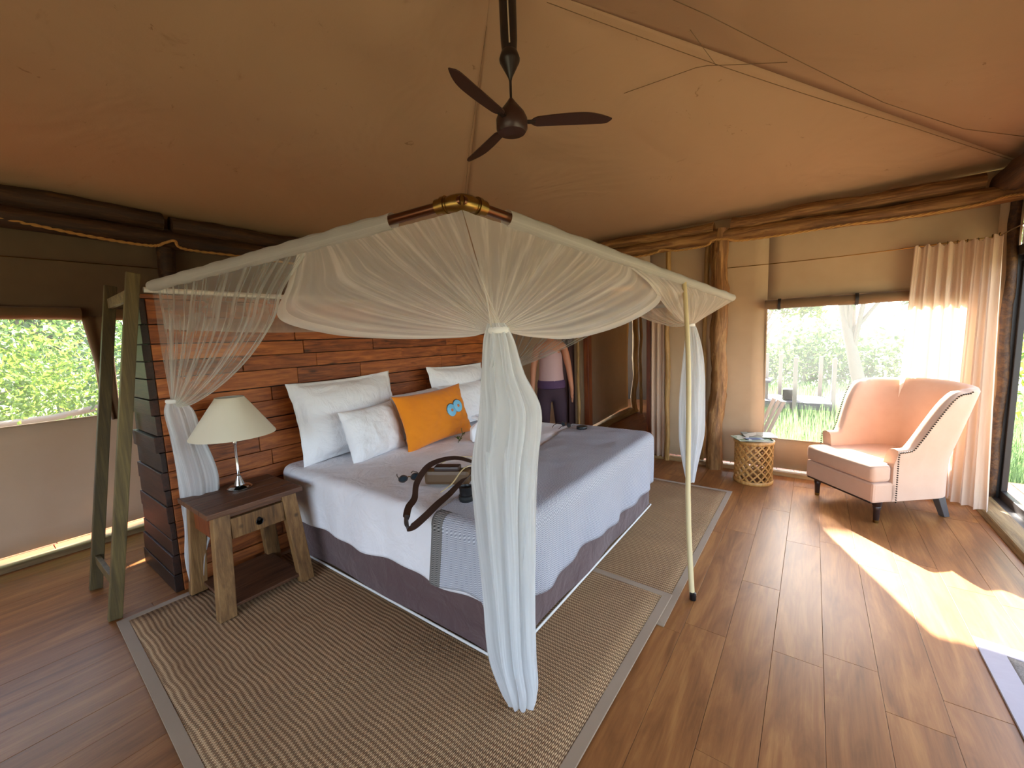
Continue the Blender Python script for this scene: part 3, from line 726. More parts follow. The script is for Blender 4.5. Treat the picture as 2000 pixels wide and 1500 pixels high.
# wrapped white towel with a sprig
t = thing('wrapped_towel', 'white cloth bundle tied with ribbon beside the orange cushion', 'towel', (-2.230, 2.560, .65))
def bund(u, v):
    a = u*2*PI; z = v*.20; r = (.085*(1-.75*sstep(.45, .8, v))+.05*sstep(.8, 1, v))*(1+.12*math.sin(a*7+v*2)+.06*math.sin(a*3))
    return (-2.230+r*math.cos(a), 2.560+r*1.1*math.sin(a), .652+z)
grid('cloth_bundle', bund, 56, 20, 'pillow_cotton', t, closed=True)
MB().lathe([(.030, -.006), (.034, 0), (.030, .006)], (-2.230, 2.560, .652+.165), 20).build('ribbon', 'white_trim', t)
t = thing('leaf_sprig', 'small green leaf sprig lying at the corner of the orange cushion', 'leaf', (-2.32, 2.41, .66))
m = MB().tube([(-2.28, 2.33, .668), (-2.33, 2.41, .675), (-2.35, 2.46, .70), (-2.37, 2.47, .75)], .003, 6); m.build('stem', 'sprig_green', t)
for k in range(7):
    p = V3((-2.29-.01*k, 2.33+.020*k, .67+.004*k)); a = k*1.3; dvec = V3((math.cos(a), math.sin(a), .5)).normalized()*.05; w = dvec.cross(V3((0, 0, 1))).normalized()*.012
    mesh('leaf', [p, p+dvec*.5+w, p+dvec, p+dvec*.5-w, p+dvec*.5+V3((0, 0, .004))], [(0, 1, 4), (1, 2, 4), (2, 3, 4), (3, 0, 4)], 'sprig_green', t, True)

# ---------------------------------------------------------------- camera gear on the bed
Zb = ZT+.012
g = thing('strapped_camera', 'brown leather cased camera with dark strap lying on the bed', 'camera', (-1.66, 1.66, Zb))
Mc = Matrix.Rotation(math.radians(38), 4, 'Z')
Mc2 = Matrix.Rotation(math.radians(-60), 4, 'Z')
MB().box((-1.70, 1.64, Zb+.045), (.085, .27, .085), .022, Mc2).build('leather_case', 'brown_leather', g)
MB().box((-1.70, 1.64, Zb+.095), (.07, .15, .03), .010, Mc2).build('camera_top', 'dark_leather', g)
MB().lathe([(.02, 0), (.038, .004), (.038, .05), (.034, .055), (.034, .10), (.028, .10), (.02, .092), (0, .090)], (-1.63, 1.73, Zb+.045), 24, Mc @ Matrix.Rotation(PI/2, 4, 'Y')).build('lens', 'black_plastic', g)
def ribbon(name, pts, w, mat, parent, th=.003, twist=None):
    Q = []
    for k in range(len(pts)-1):
        p0 = V3(pts[max(0, k-1)]); p1 = V3(pts[k]); p2 = V3(pts[k+1]); p3 = V3(pts[min(len(pts)-1, k+2)])
        for q in range(8):
            q /= 8; Q.append(.5*((2*p1)+(p2-p0)*q+(2*p0-5*p1+4*p2-p3)*q*q+(-p0+3*p1-3*p2+p3)*q**3))
    Q.append(V3(pts[-1])); V = []; F = []
    for i, p in enumerate(Q):
        d = (Q[min(i+1, len(Q)-1)]-Q[max(i-1, 0)]).normalized(); s = d.cross(V3((0, 0, 1))).normalized(); up = s.cross(d)
        tw = (twist(i/(len(Q)-1)) if twist else 0); a = s*math.cos(tw)+up*math.sin(tw); b = up*math.cos(tw)-s*math.sin(tw)
        V += [p+a*w/2-b*th/2, p+a*w/2+b*th/2, p-a*w/2+b*th/2, p-a*w/2-b*th/2]
    for i in range(len(Q)-1):
        for k in range(4): F.append((i*4+k, i*4+(k+1) % 4, i*4+4+(k+1) % 4, i*4+4+k))
    F += [(0, 1, 2, 3), tuple(len(V)-4+k for k in (3, 2, 1, 0))]
    return mesh(name, V, F, mat, parent, False)
S0 = Zb+.006
ribbon('strap', [(-1.60, 1.78, Zb+.10), (-1.72, 1.72, Zb+.13), (-1.80, 1.60, Zb+.11), (-1.75, 1.45, Zb+.06), (-1.66, 1.30+.05, Zb+.02), (-1.60, 1.22+.04, S0+.01), (-1.52, 1.18, S0), (-1.475, 1.13+.02, S0-.02), (-1.45, 1.17, S0-.01), (-1.47, 1.26, S0), (-1.52, 1.38, S0), (-1.55, 1.50, S0+.01), (-1.58, 1.62, S0+.03), (-1.58, 1.76, Zb+.08)], .034, 'dark_leather', g, .004, lambda t: .7*math.sin(t*PI*2.2)+(1.2 if .45 < t < .55 else 0))
ribbon('thin_cord', [(-1.56, 1.80, Zb+.10), (-1.60, 1.68, Zb+.10), (-1.58, 1.55, Zb+.05), (-1.60, 1.48, Zb+.02)], .006, 'bamboo', g)
ribbon('thin_cord', [(-1.62, 1.82, Zb+.12), (-1.72, 1.74, Zb+.13), (-1.78, 1.64, Zb+.10)], .005, 'bamboo', g)
MB().lathe([(.006, 0), (.010, .002), (.006, .004), (.006, 0)], (-1.60, 1.79, Zb+.125), 12).build('strap_ring', 'brass', g)
g = thing('camera_lens', 'black spare lens lying beside the strapped camera', 'lens', (-1.42, 1.50, Zb))
MB().lathe([(0, 0), (.036, 0), (.038, .01), (.038, .035), (.034, .038), (.034, .07), (.036, .072), (.036, .08), (.03, .08), (.028, .07), (0, .07)], (-1.43, 1.50, Zb), 28).build('barrel', 'black_plastic', g)
MB().lathe([(.0382, .0), (.0395, .002), (.0395, .016), (.0382, .018)], (-1.43, 1.50, Zb+.012), 28).build('focus_ring', 'black_rubber', g)
def shades(label, c, yaw, lensmat='lens_glass'):
    g = thing('sunglasses', label, 'sunglasses', c); M = Matrix.Translation(c) @ Matrix.Rotation(yaw, 4, 'Z')
    for sy in (-1, 1):
        P = [M @ V3((.0, sy*.036+.026*math.cos(a), .024+.019*math.sin(a))) for a in [2*PI*k/18 for k in range(19)]]
        MB().tube(P, .0035, 6, False).build('lens_rim', 'dark_leather', g)
        MB().lathe([(0, .001), (.024, 0), (.024, -.002), (0, -.001)], (0, 0, 0), 20, M @ Matrix.Translation((0, sy*.036, .024)) @ Matrix.Rotation(PI/2, 4, 'Y')).build('tinted_lens', lensmat, g)
        MB().tube([M @ V3(p) for p in ((0, sy*.063, .034), (-.05, sy*.06, .034), (-.10, sy*.05, .028), (-.125, sy*.045, .010))], .003, 6).build('temple_arm', 'dark_leather', g)
    MB().tube([M @ V3(p) for p in ((0, -.012, .028), (0, 0, .032), (0, .012, .028))], .003, 6).build('bridge', 'brass', g)
shades('dark brown sunglasses near the camera on the white cover', (-1.93, 1.54, Zb), math.radians(-25))
shades('small black sunglasses lying on the far side of the bed', (-1.80, 3.25, Zb), math.radians(70))
t = tag(MB().lathe([(0, 0), (.045, 0), (.047, .004), (.047, .022), (.044, .026), (0, .026)], (-1.64, 3.25, Zb), 32).build('lens_cap', 'black_plastic'), 'round black lens cap on the far side of the bed', 'lens cap')

# ================================================================== CANOPY with mosquito net
Cc, Lc, Rc, Fc = V3((-.95, 1.05, 1.95)), V3((-3.02, .715, 1.865)), V3((-.57, 4.0, 1.76)), V3((-3.05, 4.0, 1.72))
cf = thing('bed_canopy_frame', 'copper pipe canopy frame with brass corner fitting over the bed', 'frame', (-1.9, 2.4, 1.8))
def pole(name, a, b, r, mat): return MB().tube([a.lerp(b, t/6) for t in range(7)], r, 18).build(name, mat, cf)
pole('pipe', Cc, Lc, .017, 'copper'); pole('pipe', Cc, Rc, .017, 'copper'); pole('pipe', Rc, Fc, .015, 'copper')
pole('rail', V3((-3.09, .69, 1.845)), V3((-3.09, 4.05, 1.845))-V3((0, 0, .0)), .016, 'white_trim')
d1, d2 = (Lc-Cc).normalized(), (Rc-Cc).normalized()
m = MB(); m.tube([Cc+d1*.10, Cc+d1*.055], [.026, .026], 18); m.tube([Cc+d1*.075, Cc+d1*.062], [.030, .030], 18)
m.tube([Cc+d2*.10, Cc+d2*.055], [.026, .026], 18); m.tube([Cc+d2*.075, Cc+d2*.062], [.030, .030], 18)
m.tube([bez(Cc+d1*.075, Cc, Cc+d2*.075, t/8)+V3((0, 0, .0)) for t in range(9)], [.022, .025, .029, .031, .032, .031, .029, .025, .022], 18); m.build('corner_elbow', 'brass', cf)
m = MB(); m.tube([Rc-d2*.01, Rc+d2*.03], .015, 14).build('end_cap', 'brass', cf)
sp = thing('canopy_prop', 'pale bamboo pole propping up the canopy on the right', 'pole', (-.49, 2.29, 0))
top = V3((-.70, 2.9, 1.815)); bot = V3((-.49, 2.29, .015))
MB().tube([top.lerp(bot, t/10)+V3((.012*math.sin(t*.6), 0, 0)) for t in range(11)], .0145, 14).build('shaft', 'bamboo', sp)
MB().lathe([(.014, 0), (.018, .004), (.018, .04), (.015, .042)], (-.49, 2.29, 0), 14).build('rubber_foot', 'black_plastic', sp)
# net
nn = thing('mosquito_net', 'sheer white mosquito net draped from the canopy and tied at the corners', 'net', (-1.9, 2.4, 1.7))
def rooff(u, v):
    p = Cc.lerp(Lc, u).lerp(Rc.lerp(Fc, u), v); return (p.x, p.y, p.z-.004-.05*math.sin(PI*u)*math.sin(PI*v))
grid('roof_net', rooff, 30, 30, 'net_roof', nn)
def sleeve(a, b, name='pole_sleeve', r=.030):
    a, b = V3(a), V3(b)
    def f(u, v):
        an = u*2*PI; p = a.lerp(b, v); d = (b-a).normalized(); s = d.cross(V3((0, 0, 1))).normalized(); up = s.cross(d)
        rr = r*(1+.10*math.sin(v*57)*math.sin(an*2+v*20)+.08*noise.noise((v*20, u*4, 1)))
        return p+s*rr*math.cos(an)+up*rr*math.sin(an)-V3((0, 0, .005))
    return grid(name, f, 20, 60, 'net_hem', nn, closed=True)
sleeve(Cc+d1*.30, Lc); sleeve(Cc+d2*.21, Rc-d2*.02); sleeve(Rc, Fc)
def panel(top0, top1, tie, edge, k=2.5, mat='net_panel', pleats=26, amp=.005, name='net_curtain', nrm=(0, -1, 0), tr=.03):
    """edge: points from the far end of the top hem down to the tie; inner strands run straighter"""
    top0, top1, tie, nrm = V3(top0), V3(top1), V3(tie), V3(nrm); d = (top1-top0).normalized()
    E_ = [top1]+[V3(p) for p in edge]+[tie]; Ls = [0]
    for a, b in zip(E_, E_[1:]): Ls.append(Ls[-1]+(b-a).length)
    def edge_at(v):
        x = v*Ls[-1]; q = 0
        while q < len(Ls)-2 and x > Ls[q+1]: q += 1
        t = (x-Ls[q])/(Ls[q+1]-Ls[q]); p0, p1, p2, p3 = E_[max(0, q-1)], E_[q], E_[q+1], E_[min(len(E_)-1, q+2)]
        return .5*((2*p1)+(p2-p0)*t+(2*p0-5*p1+4*p2-p3)*t*t+(-p0+3*p1-3*p2+p3)*t**3)
    def f(u, v):
        t = top0.lerp(top1, u); p = t.lerp(tie, v); off = edge_at(v)-top1.lerp(tie, v)
        p = p+off*(u**k)+V3((0, 0, -.05*math.sin(PI*v)*u*(1-u)))
        p = p+d*(u-.5)*tr*2*v**3
        a = amp*math.sin(PI*min(1, v*.9+.1))*(math.sin(u*2*PI*pleats)+.9*math.sin(u*2*PI*pleats*.37+2))
        return p+nrm*a
    return grid(name, f, 240, 40, mat, nn)
T1 = V3((-.93, 1.18, 1.525)); T2 = V3((-3.02, .74, 1.165)); T3 = V3((-.86, 3.78, 1.54)); T4 = V3((-2.95, 3.95, 1.10))
nearp = lambda t: Cc.lerp(Lc, t)-V3((0, 0, .03)); footp = lambda t: Cc.lerp(Rc, t)-V3((0, 0, .03)); farp = lambda t: Rc.lerp(Fc, t)-V3((0, 0, .03))
panel(nearp(.0), nearp(.40), T1, [(-1.93, .93, 1.76), (-2.04, .93, 1.63), (-1.68, .95, 1.545), (-1.30, 1.0, 1.51), (-1.0, 1.12, 1.505)], 5.0)
panel(nearp(1.0), nearp(.36), T2, [(-1.93, .92, 1.75), (-2.0, .90, 1.62), (-2.18, .85, 1.45), (-2.46, .80, 1.30), (-2.80, .76, 1.19)], 1.3, 'net_thin', 16, .008)
panel(footp(.0), footp(.50), T1, [(-.74, 2.53, 1.68), (-.78, 2.14, 1.555), (-.84, 1.66, 1.485), (-.90, 1.36, 1.495)], 5.0, nrm=(1, 0, 0), pleats=20)
panel(footp(1.0), footp(.38), T3, [(-.74, 2.32, 1.76), (-.76, 2.69, 1.66), (-.80, 3.22, 1.57)], 1.2, nrm=(1, 0, 0), pleats=20)
panel(farp(.0), farp(.36), T3, [(-1.40, 4.0, 1.66), (-1.25, 4.0, 1.59), (-1.01, 3.9, 1.53)], 1.5, nrm=(0, 1, 0), pleats=16)
panel(farp(1.), farp(.34), T4, [(-1.50, 4.0, 1.66), (-1.86, 4.0, 1.50), (-2.23, 4.0, 1.34), (-2.66, 3.98, 1.19)], 1.3, 'net_thin', nrm=(0, 1, 0), pleats=16)
# head-side valance hanging below the rail
def val(u, v): return (-3.05+.012*math.sin(u*90), lerp(.75, 3.98, u), lerp(1.83, 1.62-.10*math.sin(PI*u)*0-.03*math.sin(u*7), v))
grid('net_valance', val, 200, 6, 'net_val', nn)
def vhem(u, v): 
    p = V3(T1).lerp(V3((-2.2, .90, 1.64)), u); return (p.x, p.y-.004, p.z-.045*math.sin(PI*u)+(v-.5)*.05*math.sin(PI*min(1, u*1.1+.03)))
def drape(name, keys, folds=9, depth=.34, mat='net_gathered', seed=0, layers=1, spin=0.):
    """keys: (x, y, z, half width along long axis, half depth, axis angle)"""
    K = [k for k in keys]
    def at(v):
        s = v*(len(K)-1); i = min(int(s), len(K)-2); t = s-i; k0, k3 = K[max(0, i-1)], K[min(len(K)-1, i+2)]
        return [.5*(2*b+(c-a)*t+(2*a-5*b+4*c-d)*t*t+(-a+3*b-3*c+d)*t**3) for a, b, c, d in zip(k0, K[i], K[i+1], k3)]
    def f(u, v):
        x, y, z, a, b, ang = at(v); th = u*2*PI
        r = 1-depth*(.5+.5*math.cos(folds*th+spin*v+1.5*noise.noise((math.cos(th)*1.2+seed, math.sin(th)*1.2, v*2.5))))
        px, py = a*r*math.cos(th), b*r*math.sin(th); c, s = math.cos(ang), math.sin(ang)
        w = .012*noise.noise((th*.8, v*5, seed))
        return (x+px*c-py*s+w, y+px*s+py*c, z+.02*noise.noise((math.cos(th)*2, math.sin(th)*2, seed))*(v > .97))
    return grid(name, f, 150, 60, mat, nn, closed=True)
A = math.radians(36)  # faces the camera side
drape('drape_bundle', [(-.93, 1.18, 1.55, .035, .028, A), (-.93, 1.19, 1.49, .060, .04, A), (-.925, 1.20, 1.36, .085, .06, A), (-.90, 1.20, 1.22, .125, .07, A), (-.935, 1.205, 1.02, .135, .08, A), (-.94, 1.205, .85, .125, .075, A), (-.94, 1.205, .62, .118, .075, A), (-.94, 1.205, .45, .108, .07, A), (-.93, 1.20, .22, .098, .06, A), (-.905, 1.20, .08, .078, .05, A), (-.90, 1.20, .012, .045, .035, A)], 8, .45, seed=1, spin=1.5)
drape('drape_bundle', [(-.93, 1.19, 1.53, .02, .02, A), (-.93, 1.19, 1.30, .07, .04, A), (-.93, 1.20, 1.0, .095, .05, A), (-.93, 1.20, .60, .085, .05, A), (-.92, 1.20, .15, .06, .035, A)], 6, .5, seed=5, spin=-1)
B2 = math.radians(75)
drape('drape_bundle', [(-3.02, .74, 1.21, .030, .025, B2), (-3.02, .76, 1.14, .075, .035, B2), (-3.01, .78, .98, .085, .04, B2), (-3.01, .81, .70, .11, .04, B2), (-3.01, .79, .45, .09, .04, B2), (-3.0, .74, .25, .06, .035, B2), (-2.99, .73, .06, .035, .025, B2)], 6, .4, seed=2)
C2 = math.radians(40)
drape('drape_bundle', [(-.86, 3.80, 1.56, .03, .03, C2), (-.86, 3.84, 1.46, .055, .045, C2), (-.85, 3.86, 1.2, .10, .06, C2), (-.86, 3.88, .95, .12, .07, C2), (-.865, 3.9, .6, .12, .07, C2), (-.87, 3.9, .35, .09, .055, C2), (-.87, 3.9, .10, .035, .03, C2)], 7, .45, seed=3)
drape('drape_bundle', [(-2.95, 3.95, 1.12, .03, .03, 0), (-2.95, 3.95, 1.0, .07, .05, 0), (-2.95, 3.95, .5, .10, .06, 0), (-2.95, 3.95, .06, .06, .04, 0)], 7, .4, seed=4)
for T, r in ((T1+V3((0, .01, 0)), .036), (T2+V3((0, 0, .035)), .032), (T3, .034), (T4, .034)):
    MB().lathe([(r, -.012), (r+.006, -.006), (r+.006, .006), (r, .012)], T, 20).build('tie_band', 'white_trim', nn)

# ================================================================== NIGHTSTAND and lamp
ns = thing('nightstand', 'rustic recycled wood nightstand with one drawer beside the bed', 'nightstand', (-2.8, .95, 0))
nx0, nx1, ny0, ny1, nz = -3.04, -2.56, .70, 1.21, .615
for k in range(4):
    a = lerp(nx0, nx1, k/4); b_ = lerp(nx0, nx1, (k+1)/4)-.003
    MB().box(((a+b_)/2, (ny0+ny1)/2, nz-.015), (b_-a, ny1-ny0, .03), .004).build('top_board', 'nightstand_top_wood', ns)
for sx, sy in ((1, -1), (1, 1), (-1, -1), (-1, 1)):
    x = nx1-.055 if sx > 0 else nx0+.05; y = (ny0+.075) if sy < 0 else (ny1-.075); dx = .07 if sx > 0 else -.0; dy = -.045 if sy < 0 else .035
    w = .042; l = .028
    P = [(x-l, y-w, .02)]
    lo = [V3((x+dx+a*l, y+dy+b_*w, .0)) for a, b_ in ((-1, -1), (1, -1), (1, 1), (-1, 1))]; hi = [V3((x+a*l, y+b_*w, nz-.03)) for a, b_ in ((-1, -1), (1, -1), (1, 1), (-1, 1))]
    MB().hexa([V3((p.x, p.y, .022)) for p in lo]+hi, .005).build('leg', 'nightstand_wood', ns)
MB().box((nx0+.045, (ny0+ny1)/2, nz-.11), (.022, ny1-ny0-.14, .16), .003).build('back_panel', 'nightstand_top_wood', ns)
MB().box(((nx0+nx1)/2, ny0+.06, nz-.11), (nx1-nx0-.10, .02, .16), .003).build('side_panel', 'jamb_wood', ns)
MB().box(((nx0+nx1)/2, ny1-.06, nz-.11), (nx1-nx0-.10, .02, .16), .003).build('side_panel', 'jamb_wood', ns)
MB().box((nx1-.045, (ny0+ny1)/2, nz-.045), (.02, ny1-ny0-.2, .028), .003).build('apron', 'nightstand_top_wood', ns)
dw = MB().box((nx1-.038, (ny0+ny1)/2, nz-.125), (.03, ny1-ny0-.225, .118), .004).build('drawer', 'nightstand_wood', ns)
MB().lathe([(.019, 0), (.021, .003), (.019, .006), (.016, .003), (.019, 0)], (nx1-.018, (ny0+ny1)/2, nz-.132), 20, Matrix.Rotation(PI/2, 4, 'Y')).lathe([(0, 0), (.012, 0), (.010, .008), (0, .010)], (nx1-.024, (ny0+ny1)/2, nz-.118), 14, Matrix.Rotation(PI/2, 4, 'Y')).build('ring_pull', 'dark_metal', dw)
MB().box(((nx0+nx1)/2+.03, (ny0+ny1)/2, .07), (nx1-nx0-.02, ny1-ny0-.11, .018), .003).build('lower_shelf', 'nightstand_top_wood', ns)
lp = thing('table_lamp', 'silver stick table lamp with cream cone shade on the nightstand', 'lamp', (-2.885, .98, nz))
LX, LY = -2.885, .98
MB().lathe([(0, 0), (.066, 0), (.068, .004), (.068, .010), (.060, .014), (.056, .020), (.030, .026), (.024, .045), (.014, .075), (.011, .085)], (LX, LY, nz), 36).build('base', 'chrome', lp)
MB().lathe([(.011, .08), (.013, .084), (.008, .09), (.0075, .28), (.010, .285), (.013, .30), (.009, .31), (.012, .325), (.018, .335), (.018, .345), (.010, .35), (.010, .40)], (LX, LY, nz), 20).build('stem', 'chrome', lp)
sh = MB().lathe([(.226, .345), (.229, .345), (.229, .351), (.078, .578), (.078, .582), (.075, .582), (.075, .578), (.226, .345)], (LX, LY, nz), 64).build('lamp_shade', 'lamp_fabric', lp)
m = MB()
for k in range(3):
    a = k*2*PI/3; m.tube([(LX, LY, nz+.36), (LX+.15*math.cos(a), LY+.15*math.sin(a), nz+.45)], .0025, 6)
m.build('shade_holder', 'dark_metal', lp)

# ================================================================== CLOTHES LADDER leaning on the headboard end
ld = thing('wooden_ladder', 'greenish brown wooden ladder leaning on the left end of the headboard', 'ladder', (-3.38, .4, 0))
ra0, ra1, rb0, rb1 = V3((-3.12, .375, 0)), V3((-3.09, .655, 1.935)), V3((-3.64, .375, 0)), V3((-3.65, .655, 1.92))
for a, b_ in ((ra0, ra1), (rb0, rb1)):
    d = (b_-a).normalized(); n_ = V3((1, 0, 0)); q = d.cross(n_).normalized(); W2, D2 = .018, .03
    MB().hexa([a+n_*sx*W2+q*sy*D2+V3((0, 0, .004)) for sx, sy in ((-1, -1), (1, -1), (1, 1), (-1, 1))]+[b_+n_*sx*W2+q*sy*D2 for sx, sy in ((-1, -1), (1, -1), (1, 1), (-1, 1))], .004).build('rail', 'ladder_wood', ld)
for t_ in (.10, .94):
    a = ra0.lerp(ra1, t_); b_ = rb0.lerp(rb1, t_); m = MB()
    m.hexa([(b_.x, b_.y-.012, b_.z-.03), (a.x, a.y-.012, a.z-.03), (a.x, a.y+.012, a.z-.03), (b_.x, b_.y+.012, b_.z-.03), (b_.x, b_.y-.012, b_.z+.03), (a.x, a.y-.012, a.z+.03), (a.x, a.y+.012, a.z+.03), (b_.x, b_.y+.012, b_.z+.03)], .003)
    m.build('rung', 'ladder_wood' if t_ < .5 else 'beam_wood', ld)

# ================================================================== RUGS
def rug(name, label, P, mat, bmat, bw, z=.0, h=.009):
    P = [V3((*p, 0)) for p in P]; t = thing(name, label, 'rug', tuple(sum(P, V3())/4))
    c = sum(P, V3())/4
    ax = (P[1]-P[0]).normalized(); ay = (P[3]-P[0]).normalized()
    I = [P[0]+ax*bw+ay*bw, P[1]-ax*bw+ay*bw, P[2]-ax*bw-ay*bw, P[3]+ax*bw-ay*bw]
    n = 24
    def f(u, v):
        p = I[0].lerp(I[1], u).lerp(I[3].lerp(I[2], u), v); return (p.x, p.y, z+h+.0012*noise.noise((p.x*3, p.y*3, 0)))
    o = grid('woven_field', f, n, n, mat, t); o.modifiers.new('s', 'SOLIDIFY').thickness = h*.9
    o.modifiers['s'].offset = -1
    for k in range(4):
        a, b_, ia, ib = P[k], P[(k+1) % 4], I[k], I[(k+1) % 4]; up = V3((0, 0, z+h+.0015)); lo = V3((0, 0, z+.0005))
        MB().hexa([a+lo, b_+lo, ib+lo, ia+lo, a+up, b_+up, ib+up, ia+up], .0012).build('binding', bmat, t)
rug('jute_rug', 'large jute rug under the near side of the bed and nightstand', [(-3.03, .36), (-.60, -.2), (-.585, 2.24), (-2.95, 2.30)][:0] or [(-3.05, .37), (-.62, .28), (-.59, 2.25), (-3.02, 2.34)], 'jute_weave', 'rug_binding', .045, .0035+.0035)
rug('jute_rug', 'smaller jute rug along the foot of the bed towards the log post', [(-2.2, 2.02), (-.56, 1.98), (-.55, 4.10), (-2.2, 4.12)], 'jute_weave', 'rug_binding', .04, 0., .0055)
rug('bordered_rug', 'grey woven rug with pale border at the right edge', [(.66, 1.3), (1.12, 1.26), (1.13, 2.62), (.66, 2.70)], 'grey_weave', 'grey_leather_binding', .085, 0.)

# ================================================================== CEILING FAN and tent pole
tp = thing('tent_pole', 'dark centre pole hanging from the tent apex', 'pole', (-1.42, 2.02, 3.0))
FX, FY, FZ = -1.42, 2.02, 2.70
MB().lathe([(.040, FZ+.36), (.046, FZ+.42), (.050, 3.56)], (FX, FY, 0), 24).build('shaft', 'fan_dark', tp)
MB().tube([V3((FX+.035, FY-.045, FZ+.38)), V3((FX+.028, FY-.040, FZ+.6)), V3((FX+.02, FY-.05, 3.5))], .004, 6).build('cable', 'cable_white', tp)
fan = thing('ceiling_fan', 'dark brown three blade ceiling fan hanging above the bed', 'fan', (FX, FY, FZ))
MB().lathe([(.008, FZ+.22), (.012, FZ+.235), (.055, FZ+.315), (.058, FZ+.33), (.046, FZ+.365), (.042, FZ+.37)], (FX, FY, 0), 24).build('ceiling_cup', 'fan_dark', fan)
MB().tube([(FX, FY, FZ+.10), (FX, FY, FZ+.24)], .0075, 10).build('down_rod', 'fan_dark', fan)
MB().lathe([(.012, FZ+.125), (.03, FZ+.10), (.055, FZ+.07), (.075, FZ+.045), (.088, FZ+.015), (.088, FZ-.035), (.075, FZ-.055), (.03, FZ-.063), (0, FZ-.065)], (FX, FY, 0), 32).build('motor_housing', 'fan_brown', fan)
for k, an in enumerate((math.radians(36), math.radians(157), math.radians(-84))):
    M = Matrix.Translation((FX, FY, FZ)) @ Matrix.Rotation(an, 4, 'Z') @ Matrix.Rotation(math.radians(-11), 4, 'X'); V = []; F = []; n = 26
    for i in range(n+1):
        t_ = i/n; x_ = lerp(.11, .565, t_); w1 = .035*min(1, (t_/.06)**.5 if t_ < .06 else 1)
        lead = .036*(1 if t_ < .9 else math.sqrt(max(0, 1-((t_-.9)/.1)**2)*.9+.02)); trail = (.034+.022*math.sin(PI*min(1, t_*1.05)*.8)) * (1 if t_ < .55 else max(.02, 1-((t_-.55)/.45)**2.6*.98))
        if t_ < .08: q = (t_/.08)**.5*.6+.4; lead *= q; trail *= q
        for s_, zz in ((lead, .003), (-trail, .003), (-trail, -.003), (lead, -.003)): V.append(M @ V3((x_, s_, zz)))
    for i in range(n):
        for q in range(4): F.append((i*4+q, i*4+(q+1) % 4, i*4+4+(q+1) % 4, i*4+4+q))
    F += [(0, 1, 2, 3), tuple(n*4+q for q in (3, 2, 1, 0))]
    mesh('blade', V, F, 'fan_brown', fan, False)
    MB().box(M @ V3((.10, 0, 0)), (.07, .03, .012), .004, Matrix.Rotation(an, 4, 'Z')).build('blade_bracket', 'fan_dark', fan)

# ================================================================== WINGBACK ARMCHAIR
ac = thing('wingback_armchair', 'peach linen wingback armchair with bronze nail trim by the back window', 'armchair', (.485, 4.38, 0))
sv, bv = V3((.645, -.765, 0)), V3((.765, .645, 0)); CC = V3((.485, 4.38, 0))
def L2(s, b, z): return CC+sv*s+bv*b+V3((0, 0, z))
def upath(t):   # t -1..1 around the U, returns s, b, normal outward (ns, nb)
    wv, b0, rr = .315, -.23, .20; straight = (.33-rr)-b0
    Ls = straight; La = rr*PI/2; Lb = wv-rr; T = Ls+La+Lb; d = (1-abs(t))*T; sg = 1 if t >= 0 else -1
    if d <= Ls: s, b, ns, nb = wv, b0+d, 1, 0
    elif d <= Ls+La: a = (d-Ls)/rr; s, b, ns, nb = wv-rr+rr*math.cos(a), .33-rr+rr*math.sin(a), math.cos(a), math.sin(a)
    else: s, b, ns, nb = wv-rr-(d-Ls-La), .33, 0, 1
    return sg*s, b, sg*ns, nb
def htop(t):
    s, b, ns, nb = upath(t)
    if abs(t) > .999: return .575
    arm = .575
    return lerp(arm, 1.0, sstep(-.14, .06, b)**.85)+.035*(1-(min(1, abs(s)/.4))**2)*(b > .1)
NT = 96; prof_n = 0; V = []; F = []; nails = []
for i in range(NT+1):
    t_ = -1+2*i/NT; s, b, ns, nb = upath(t_); h = htop(t_); th = .085
    def sh_(z, off):
        k = max(0, z-.45); fl_ = .24*k*(abs(ns))*(1-.3*k); ln = .20*k
        return (s+ns*(off+fl_), b+nb*off+ln*(.35+.65*sstep(-.2, .3, b)), z)
    ring = []
    for q in range(9): ring.append(sh_(lerp(.175, h-.03, q/8), 0))
    for q in (1, 2, 3): a = q/4*PI; ring.append(sh_(h-.03+.03*math.sin(a), -th/2+th/2*math.cos(a)))
    for q in range(9): ring.append(sh_(lerp(h-.03, .30, q/8), -th))
    prof_n = len(ring); V += [L2(*p) for p in ring]
    nails.append((L2(*sh_(h-.022, .004)), b))
for i in range(NT):
    for q in range(prof_n-1): F.append((i*prof_n+q, i*prof_n+q+1, (i+1)*prof_n+q+1, (i+1)*prof_n+q))
F.append(tuple(range(prof_n))); F.append(tuple(NT*prof_n+q for q in range(prof_n))[::-1])
o = mesh('back_shell', V, F, 'armchair_linen', ac); bm = bmesh.new(); bm.from_mesh(o.data); bmesh.ops.recalc_face_normals(bm, faces=bm.faces[:]); bm.to_mesh(o.data); bm.free()
try: o.data.set_sharp_from_angle(angle=math.radians(60))
except Exception: pass
Mch = Matrix((sv, bv, V3((0, 0, 1)))).transposed().to_4x4()
MB().box(L2(0, -.02, .245), (.47, .52, .15), .012, Mch).box(L2(0, -.285, .245), (.63, .19, .15), .018, Mch).build('seat_base', 'armchair_linen', ac)
m = MB(); Q = [(-.315, -.39), (.315, -.39), (.315, -.235), (.235, -.235), (.235, .26), (-.235, .26), (-.235, -.235), (-.315, -.235)]
bm = bmesh.new(); lo = [bm.verts.new(L2(a, b, .322)) for a, b in Q]; hi = [bm.verts.new(L2(a, b, .455)) for a, b in Q]
bm.faces.new(lo[::-1]); bm.faces.new(hi)
for q in range(8): bm.faces.new((lo[q], lo[(q+1) % 8], hi[(q+1) % 8], hi[q]))
bmesh.ops.bevel(bm, geom=bm.edges[:], offset=.032, segments=4, affect='EDGES', profile=.5); bm.verts.index_update()
